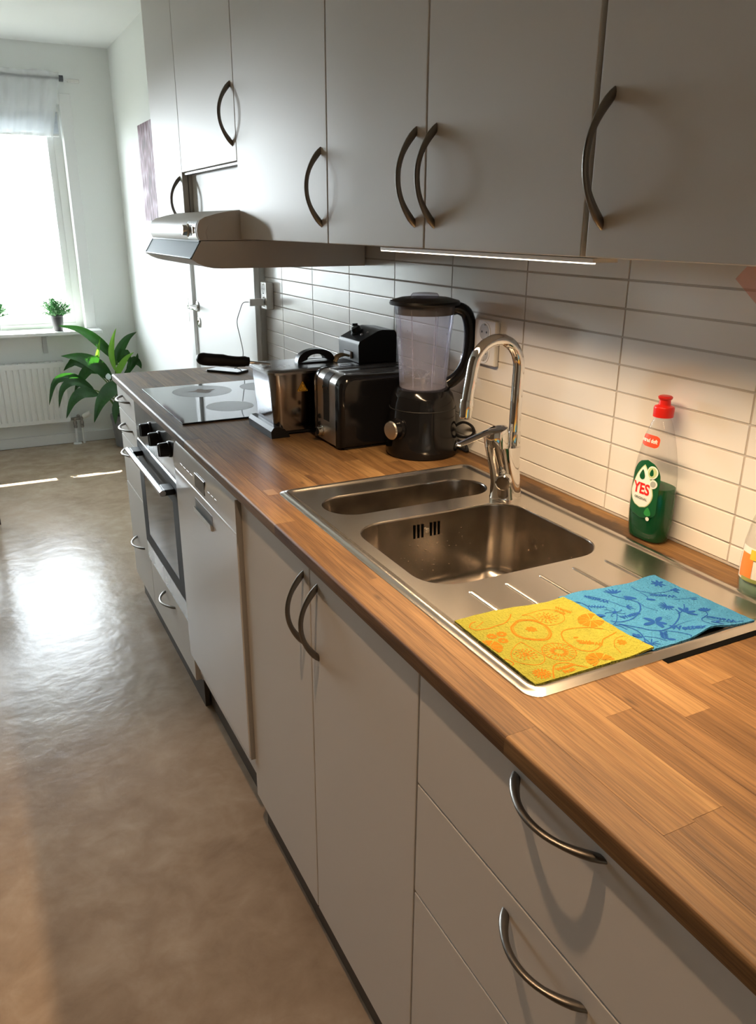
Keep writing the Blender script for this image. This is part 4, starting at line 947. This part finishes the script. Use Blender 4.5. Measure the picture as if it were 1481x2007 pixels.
spray((-.231, -.871), .013, 9, 1.2, 4.6, .0011); P.blob((-.228, -.874), .006, .004, -.6); spray((-.222, -.898), .017, 4, -.9, 1.4, .0030); spray((-.191, -.909), .012, 6, .3, 2.4, .0020)
for a, l in ((.4, .020), (1.9, .018), (3.1, .021), (4.6, .017), (5.4, .015)): P.blob((-.284 + l * .55 * math.cos(a), -.900 + l * .55 * math.sin(a)), l * .5, .0038, a, 12)
for a in range(9): P.blob((-.262 + .004 * (a % 3), -.893 - .004 * (a // 3)), .0009, .0007)
for a in range(7): P.stroke([(-.316, -.851), (-.316 + .012 * math.cos(a * .9), -.851 + .010 * math.sin(a * .9)), (-.316 + .016 * math.cos(a * .9 + .25), -.851 + .015 * math.sin(a * .9 + .25))], .0006, 4)
P.blob((-.316, -.851), .005, .003, .4)
spray((-.336, -.943), .013, 9, 0, 5.6, .0009); P.blob((-.338, -.943), .004, .003); spray((-.341, -.920), .009, 3, -.5, 1.2, .0028); P.blob((-.342, -.849), .008, .004, -.6)
for i in range(6): P.blob((-.308 + i * .0022 + .002, -.938 + i * .0027 - .004), .0042, .0011, .1); P.blob((-.308 + i * .0022 - .002, -.938 + i * .0027 - .001), .0042, .0011, 1.6)
for i in range(6): P.blob((-.336 + i * .0036, -.818 - i * .0022), .0036, .0009, .5); P.blob((-.336 + i * .0036 + .001, -.821 - i * .0022), .0036, .0009, -1.5)
P.blob((-.209, -.944), .009, .0036, -1.0); P.blob((-.203, -.940), .005, .0022, .2); P.blob((-.177, -.834), .007, .0028, -.4); spray((-.181, -.833), .012, 3, -1.4, .2, .0020); spray((-.288, -.845), .010, 4, -1.6, .4, .0014)
P.blob((-.236, -.843), .007, .0030, -.8); P.blob((-.302, -.947), .006, .0030, -.6); P.blob((-.176, -.872), .005, .0018, -.4)
P.text('Wettex', (-.209, -.841), .0125, 2.55, .0005); P.text('Wettex', (-.258, -.935), .0150, -.62, .0007); P.text('Wettex', (-.192, -.936), .0125, 2.35, .0005); P.text('Wettex', (-.310, -.805), .0120, 2.15, .0005); P.text('Wettex', (-.302, -.868), .0105, .05, .0006)
part('print', P.g, M('navy_print', (.010, .055, .22), .9, spec=.1), bcl, 'dark blue floral print', smooth=0, fix=False, kind='stuff')

# ------------------------------------------------------------------ pink plastic sheet edge
pk = G(); top = [(-.198, -.892, 1.4355), (-.208, -.884, 1.418), (-.193, -.909, 1.388), (-.170, -.948, 1.345), (-.150, -.975, 1.32), (-.120, -1.02, 1.33), (-.115, -1.02, 1.4355)]
pk.loft([top, [(x + .0012, y + .0012, z) for x, y, z in top]])
single('plastic_cover', pk, pane_material('pink_film', (.97, .80, .77), rough=.15, body=.12, bodycol=(.9, .6, .55)), 'pale pink translucent plastic corner hanging under the nearest wall cabinet', 'plastic cover', (-.16, -.95, 1.4355), fix=False)

# ------------------------------------------------------------------ radiator
RY = 4.215
rd = thing('radiator', 'white panel radiator with vertical ridges under the window', 'radiator', (-1.2, YW, .16))
RX0, RX1, RZ0, RZ1 = -1.78, -.545, .172, .592
cor = []; pitch = .0385; x = RX0 + .02
while x < RX1 - .03:
    cor += [(x, RY), (x + .006, RY - .008), (x + pitch - .010, RY - .008), (x + pitch - .004, RY)]; x += pitch
prof = [(RX0, RY)] + cor + [(RX1, RY), (RX1, RY + .010), (RX0, RY + .010)]
part('ridged_panel', G().prism(prof, 'z', RZ0 + .028, RZ1 - .035), TRIMM, rd, smooth=25)
part('panel_edge', G().box(RX0, RY - .006, RZ0, RX1, RY + .01, RZ0 + .030, .004, 2).box(RX0, RY - .006, RZ1 - .037, RX1, RY + .01, RZ1 - .002, .004, 2), TRIMM, rd)
part('side_cover', G().box(RX1 - .003, RY - .004, RZ0 + .01, RX1 + .001, YW - .025, RZ1, .001), TRIMM, rd)
tg = G()
for i in range(30): tg.box(RX0 + .01 + i * .041, RY + .012, RZ1 - .004, RX0 + .01 + i * .041 + .030, YW - .028, RZ1)
tg.box(RX0, RY + .0, RZ1 - .008, RX1, RY + .012, RZ1).box(RX0, YW - .03, RZ1 - .008, RX1, YW - .022, RZ1)
part('top_grille', tg, TRIMM, rd)
part('wall_bracket', G().box(RX0 + .2, YW - .03, RZ0 + .05, RX0 + .24, YW - .002, RZ1 - .05).box(RX1 - .24, YW - .03, RZ0 + .05, RX1 - .2, YW - .002, RZ1 - .05), TRIMM, rd)
NI = M('nickel_fitting', (.35, .33, .30), .35, .9)
vg = G()
for dx in (0, .045):
    x = -.515 + dx
    vg.lathe([(.009, 0), (.012, .004), (.012, .018), (.009, .022), (.013, .026), (.013, .045), (.009, .05), (.011, .062), (.011, .075)], (x, RY + .03, .115), 10)
vg.tube([(-.55, RY + .03, .182), (-.46, RY + .03, .182)], .009, 8).sphere((-.49, RY + .03, .20), .012)
part('valve', vg, NI, rd, 'nickel valve block')
pg = G()
for dx in (0, .045): pg.tube([(-.515 + dx, RY + .03, .001), (-.515 + dx, RY + .03, .12)], .008, 10)
pg.lathe([(.03, 0), (.028, .006), (.012, .010)], (-.515, RY + .03, .0005), 16)
part('pipe', pg, TRIMM, rd, 'white supply pipes')
part('thermostat', G().lathe([(.016, 0), (.019, .01), (.019, .05), (.016, .06)], (-.455, RY + .03, .19), 14, (.8, -.3, .5)), WHITEP, rd)

# ------------------------------------------------------------------ curtain, rod, blind
ro = thing('curtain_rod', 'dark grey curtain rod above the window', 'curtain rod', (-1.1, YW - .05, 2.338))
part('rod', G().tube([(WX0 - .05, YW - .05, 2.338), (-.345, YW - .05, 2.338)], .009, 10), M('dark_rod', (.06, .065, .07), .4, .5), ro)
part('end_cap', G().tube([(-.352, YW - .05, 2.338), (-.328, YW - .05, 2.338)], .019, 14), M('dark_cap', (.05, .055, .06), .4), ro)
part('rod_bracket', G().box(-.30, YW - .012, 2.325, -.225, YW, 2.345, .003).tube([(-.335, YW - .05, 2.335), (-.30, YW - .01, 2.335)], .005), WHITEP, ro)
cg = G(); nx_ = 220; rowsz = [2.375, 2.362, 2.350, 2.326, 2.314, 2.29, 2.25, 2.20, 2.15, 2.10, 2.05, 2.005]
vs = []
for r, z in enumerate(rowsz):
    t = (2.375 - z) / .37; xr_ = -.350 - .085 * max(0, t - .08); xl_ = WX0 - .03 + .05 * t
    for i in range(nx_ + 1):
        s = i / nx_; x = xl_ + (xr_ - xl_) * s
        amp = .016 * min(1, .3 + t * 1.1); y = YW - .052 + amp * math.sin(s * 172 + .7 * math.sin(s * 21)) - (.004 if z < 2.32 else 0)
        if 2.32 < z < 2.36: y = YW - .0615 + .001 * math.sin(s * 172)
        vs.append((x, y, z + .004 * math.sin(s * 55) * (1 if r == 0 else 0) + .006 * math.sin(s * 31) * t))
fs = [(r * (nx_ + 1) + i, r * (nx_ + 1) + i + 1, (r + 1) * (nx_ + 1) + i + 1, (r + 1) * (nx_ + 1) + i) for r in range(len(rowsz) - 1) for i in range(nx_)]
cg.add(vs, fs)
single('curtain', cg, SHEER, 'short sheer white gathered curtain hanging from the rod', 'curtain', (-1.1, YW - .05, 2.0), smooth=80, fix=False)
bd = thing('window_blind', 'raised pale venetian blind behind the sheer curtain', 'blind', (-1.1, YW + .05, 2.0))
part('headrail', G().box(WX0 + .01, YW + .03, 2.155, WX1 - .012, YW + .07, 2.195, .003), TRIMM, bd)
SL = M('blind_slat', (.78, .80, .82), .5)
slat = G().box(WX0 + .015, -.008, 0, WX1 - .018, .008, .0012).mesh('slat', SL, (0, 0, 0))
for i in range(14):
    share('slat', slat, bd, (0, YW + .05, 2.036 + i * .0092), (math.radians(62), 0, 0))
part('bottom_rail', G().box(WX0 + .015, YW + .032, 2.012, WX1 - .018, YW + .068, 2.028, .003), TRIMM, bd)

# ------------------------------------------------------------------ plants
LEAFG = M('leaf_dark_green', (.010, .050, .010), .34, tint=(16, (.018, .085, .014), .25), bump=(30, .004))
LEAFL = M('leaf_light_green', (.13, .36, .035), .4, tint=(12, (.22, .48, .06), .3))
STEMM = M('stem_green', (.10, .22, .04), .5)
def translucent_leaf(m, c):
    nt = m.node_tree; b = nt.nodes['Principled BSDF']; o = nt.nodes['Material Output']; t = nt.nodes.new('ShaderNodeBsdfTranslucent'); t.inputs[0].default_value = (*c, 1)
    mx = nt.nodes.new('ShaderNodeMixShader'); mx.inputs[0].default_value = .16; nt.links.new(b.outputs[0], mx.inputs[1]); nt.links.new(t.outputs[0], mx.inputs[2]); nt.links.new(mx.outputs[0], o.inputs[0])
translucent_leaf(SL, (.85, .87, .9)); SL.node_tree.nodes['Mix Shader'].inputs[0].default_value = .55
translucent_leaf(LEAFG, (.05, .25, .02)); translucent_leaf(LEAFL, (.35, .75, .06))
pl_ = thing('peace_lily', 'large dark-leaved peace lily in a grey pot on the floor by the window', 'plant', (-.20, 4.06, 0))
PC = Vector((-.195, 4.06, 0))
part('pot', G().lathe([(.075, 0), (.082, .004), (.098, .19), (.102, .195), (.102, .225), (.094, .226), (.092, .19)], PC, 32), M('grey_pot', (.20, .20, .21), .5), pl_, 'grey plastic pot')
part('soil', G().lathe([(.091, .195), (.05, .203), (.01, .205)], PC, 20), M('soil', (.03, .02, .014), .95, bump=(80, .004)), pl_)
def leaf(pts, w, mat, roll=0.0, fold=.25):
    C_ = spline(pts, 5); n = len(C_); g_ = G(); vs = []; m = 6
    for i, p in enumerate(C_):
        t = i / (n - 1); tan = (C_[min(i + 1, n - 1)] - C_[max(i - 1, 0)]).normalized()
        view = Vector((-.19, -.98, .05 + .25)); side = tan.cross(view).normalized(); side = Matrix.Rotation(roll, 3, tan) @ side; nrm = side.cross(tan).normalized()
        ww = w * (.86 * math.sin(PI * t ** .72) ** 1.15 if 0 < t < 1 else .0) + .0008
        for j in range(m + 1):
            s = -1 + 2 * j / m
            vs.append(p + side * (s * ww) + nrm * (abs(s) * ww * fold + .0016 * math.sin(14 * t + 3 * s) * abs(s) + .0012 * math.cos(s * PI * 3 + t * 30)))
    fs = [(i * (m + 1) + j, i * (m + 1) + j + 1, (i + 1) * (m + 1) + j + 1, (i + 1) * (m + 1) + j) for i in range(n - 1) for j in range(m)]
    g_.add(vs, fs); part('leaf', g_, mat, pl_, smooth=70, fix=False)
def LF(xz, w, mat, y0=4.04, y1=3.98, roll=0.0, fold=.25, stem=True):
    w *= .84; n = len(xz); leaf([(x, y0 + (y1 - y0) * i / (n - 1), z) for i, (x, z) in enumerate(xz)], w, mat, roll, fold)
    if stem:
        a = Vector((xz[0][0], y0, xz[0][1])); b = PC + Vector((random.uniform(-.03, .03), random.uniform(-.03, .03), .2)); mid = (a + b) / 2 + Vector((random.uniform(-.01, .01), 0, .05))
        STEMS.tube(spline([b, mid, a], 5), [.0045] * 5 + [.0040] * 5 + [.003], 6)
STEMS = G()
LF([(-.217, .599), (-.315, .725), (-.43, .82), (-.57, .859)], .046, LEAFG, 4.05, 4.00)
LF([(-.241, .539), (-.256, .65), (-.241, .745), (-.211, .827)], .026, LEAFL, 4.00, 3.97)
LF([(-.301, .531), (-.344, .619), (-.333, .691), (-.316, .761)], .018, LEAFL, 4.02, 4.00, fold=.6)
LF([(-.229, .560), (-.191, .650), (-.126, .738), (-.056, .780)], .042, LEAFG, 4.08, 4.10)
LF([(-.27, .480), (-.354, .584), (-.46, .650), (-.582, .672)], .064, LEAFG, 4.0, 3.93)
LF([(-.398, .43), (-.522, .524), (-.636, .515), (-.697, .369)], .040, LEAFG, 3.95, 3.88)
LF([(-.387, .41), (-.512, .505), (-.601, .470), (-.643, .352)], .038, LEAFG, 3.93, 3.84)
LF([(-.340, .53), (-.404, .560), (-.468, .495), (-.518, .414)], .046, LEAFG, 4.02, 4.02)
LF([(-.376, .40), (-.476, .429), (-.551, .381), (-.607, .278)], .050, LEAFG, 3.92, 3.84)
LF([(-.225, .44), (-.291, .430), (-.374, .352), (-.435, .227)], .066, LEAFG, 3.97, 3.86)
LF([(-.222, .39), (-.245, .338), (-.282, .282), (-.296, .196)], .048, LEAFG, 3.95, 3.88)
LF([(-.202, .573), (-.155, .654), (-.134, .603), (-.144, .534)], .028, LEAFG, 4.06, 4.04)
LF([(-.15, .495), (-.10, .587), (-.065, .565), (-.055, .532)], .036, LEAFG, 4.10, 4.06)
LF([(-.233, .502), (-.210, .549), (-.161, .619), (-.107, .658)], .030, LEAFL, 4.02, 3.99)
LF([(-.339, .51), (-.468, .598), (-.515, .583), (-.559, .545)], .036, LEAFG, 4.10, 4.12)
LF([(-.200, .45), (-.120, .548), (-.080, .60), (-.070, .64)], .026, LEAFG, 4.08, 4.06)
part('flower', G().loft([[(-.300 + w * math.cos(a), 3.935 + .006 * math.sin(a), z) for a in [k * PI / 5 for k in range(10)]] for z, w in ((.494, .004), (.502, .016), (.518, .019), (.528, .014), (.537, .003))]), M('pale_spathe', (.62, .74, .74), .5), pl_, 'small pale bloom')
part('stems', STEMS, STEMM, pl_, smooth=60)
def sill_plant(cx, label, rot):
    o = thing('potted_plant', label, 'plant', (cx, 4.21, .80), 'small potted plants on the window sill')
    part('pot', G().lathe([(.028, 0), (.030, .002), (.0395, .095), (.042, .097), (.042, .112), (.037, .112), (.036, .09)], (cx, 4.21, .8003), 24), M('dark_pot', (.045, .045, .05), .45), o, 'dark plastic pot')
    part('soil', G().lathe([(.036, .098), (.01, .102)], (cx, 4.21, .8), 14), M('soil2', (.03, .02, .014), .95), o)
    rnd = random.Random(rot); f = G()
    for i in range(95):
        a = rnd.uniform(0, 2 * PI); el = math.radians(rnd.uniform(14, 84)); L_ = rnd.uniform(.080, .122)
        d = Vector((math.cos(a) * math.cos(el), math.sin(a) * math.cos(el), math.sin(el))); b = Vector((cx + rnd.uniform(-.02, .02), 4.21 + rnd.uniform(-.02, .02), .895))
        f.tube([b, b + d * L_ * .6, b + d * L_], [.0011, .0009, .0004], 3, False)
        for k in range(13):
            q = b + d * L_ * rnd.uniform(.25, 1.0); e = (d + Vector((rnd.uniform(-1, 1), rnd.uniform(-1, 1), rnd.uniform(-.2, 1))) * .9).normalized(); w = e.cross(Vector((rnd.uniform(-1, 1), rnd.uniform(-1, 1), rnd.uniform(-1, 1)))).normalized() * rnd.uniform(.0028, .0045); l = rnd.uniform(.015, .025)
            f.add([q, q + e * l * .5 + w, q + e * l, q + e * l * .5 - w], [(0, 1, 2, 3)])
    part('foliage', f, M('sill_leaf', (.05, .20, .06), .5, tint=(30, (.10, .32, .10), .3)), o, smooth=0, kind='stuff', fix=False)
sill_plant(-.548, 'small bushy green plant in dark pot on the sill, above the peace lily', 3)
sill_plant(-.938, 'small green plant in dark pot on the sill, cut by the left frame edge', 11)

# ------------------------------------------------------------------ picture and table
pic = thing('wall_picture', 'narrow canvas print of mauve blossoms on the wall beyond the cabinets', 'picture', (XR, 3.3, 1.5))
part('canvas', G().box(XR - .020, 3.02, 1.502, XR - .0005, 3.495, 2.016, .002), M('canvas_edge', (.55, .48, .52), .8), pic)
def blossom():
    m = bpy.data.materials.new('blossom_print'); m.use_nodes = True; nt = m.node_tree; N = nt.nodes; L = nt.links; b = N['Principled BSDF']; tc = N.new('ShaderNodeTexCoord')
    v = N.new('ShaderNodeTexVoronoi'); v.inputs['Scale'].default_value = 26; n = N.new('ShaderNodeTexNoise'); n.inputs['Scale'].default_value = 9; n.inputs['Detail'].default_value = 6; n.inputs['Distortion'].default_value = 1.2
    mp = N.new('ShaderNodeMapping'); mp.inputs['Scale'].default_value = (1, 1, .5); L.new(tc.outputs['Object'], mp.inputs['Vector'])
    for t in (v, n): L.new(mp.outputs[0], t.inputs['Vector'])
    mx = N.new('ShaderNodeMix'); mx.inputs[0].default_value = .6; L.new(v.outputs['Distance'], mx.inputs[2]); L.new(n.outputs['Fac'], mx.inputs[3])
    r = N.new('ShaderNodeValToRGB'); e = r.color_ramp.elements; e[0].position = .25; e[0].color = (.03, .02, .03, 1); e[1].position = .68; e[1].color = (.42, .37, .42, 1); k = e.new(.42); k.color = (.09, .04, .055, 1); k = e.new(.53); k.color = (.22, .13, .17, 1)
    L.new(mx.outputs[0], r.inputs['Fac']); L.new(r.outputs['Color'], b.inputs['Base Color']); b.inputs['Roughness'].default_value = .7; return m
part('print', G().box(XR - .0206, 3.021, 1.503, XR - .0201, 3.494, 2.015), blossom(), pic, 'mauve blossom print')
DK = M('dark_wood', (.035, .022, .016), .4, tint=(20, (.05, .03, .02), .3, (1, 1, .1)))
tb = thing('dining_table', 'dark wooden table leg just visible at the left edge of the floor', 'table', (-1.7, 2.9, 0))
part('tabletop', G().box(-2.45, 2.66, .705, -1.090, 3.42, .735, .004, 2), DK, tb)
for x, y in ((-1.122, 2.735), (-2.40, 2.735), (-1.122, 3.36), (-2.40, 3.36)):
    part('leg', G().loft([rr(x - .026, y - .026, x + .026, y + .026, .004, 0.0005, 2), rr(x - .035, y - .035, x + .035, y + .035, .004, .60, 2), rr(x - .035, y - .035, x + .035, y + .035, .004, .704, 2)]), DK, tb)
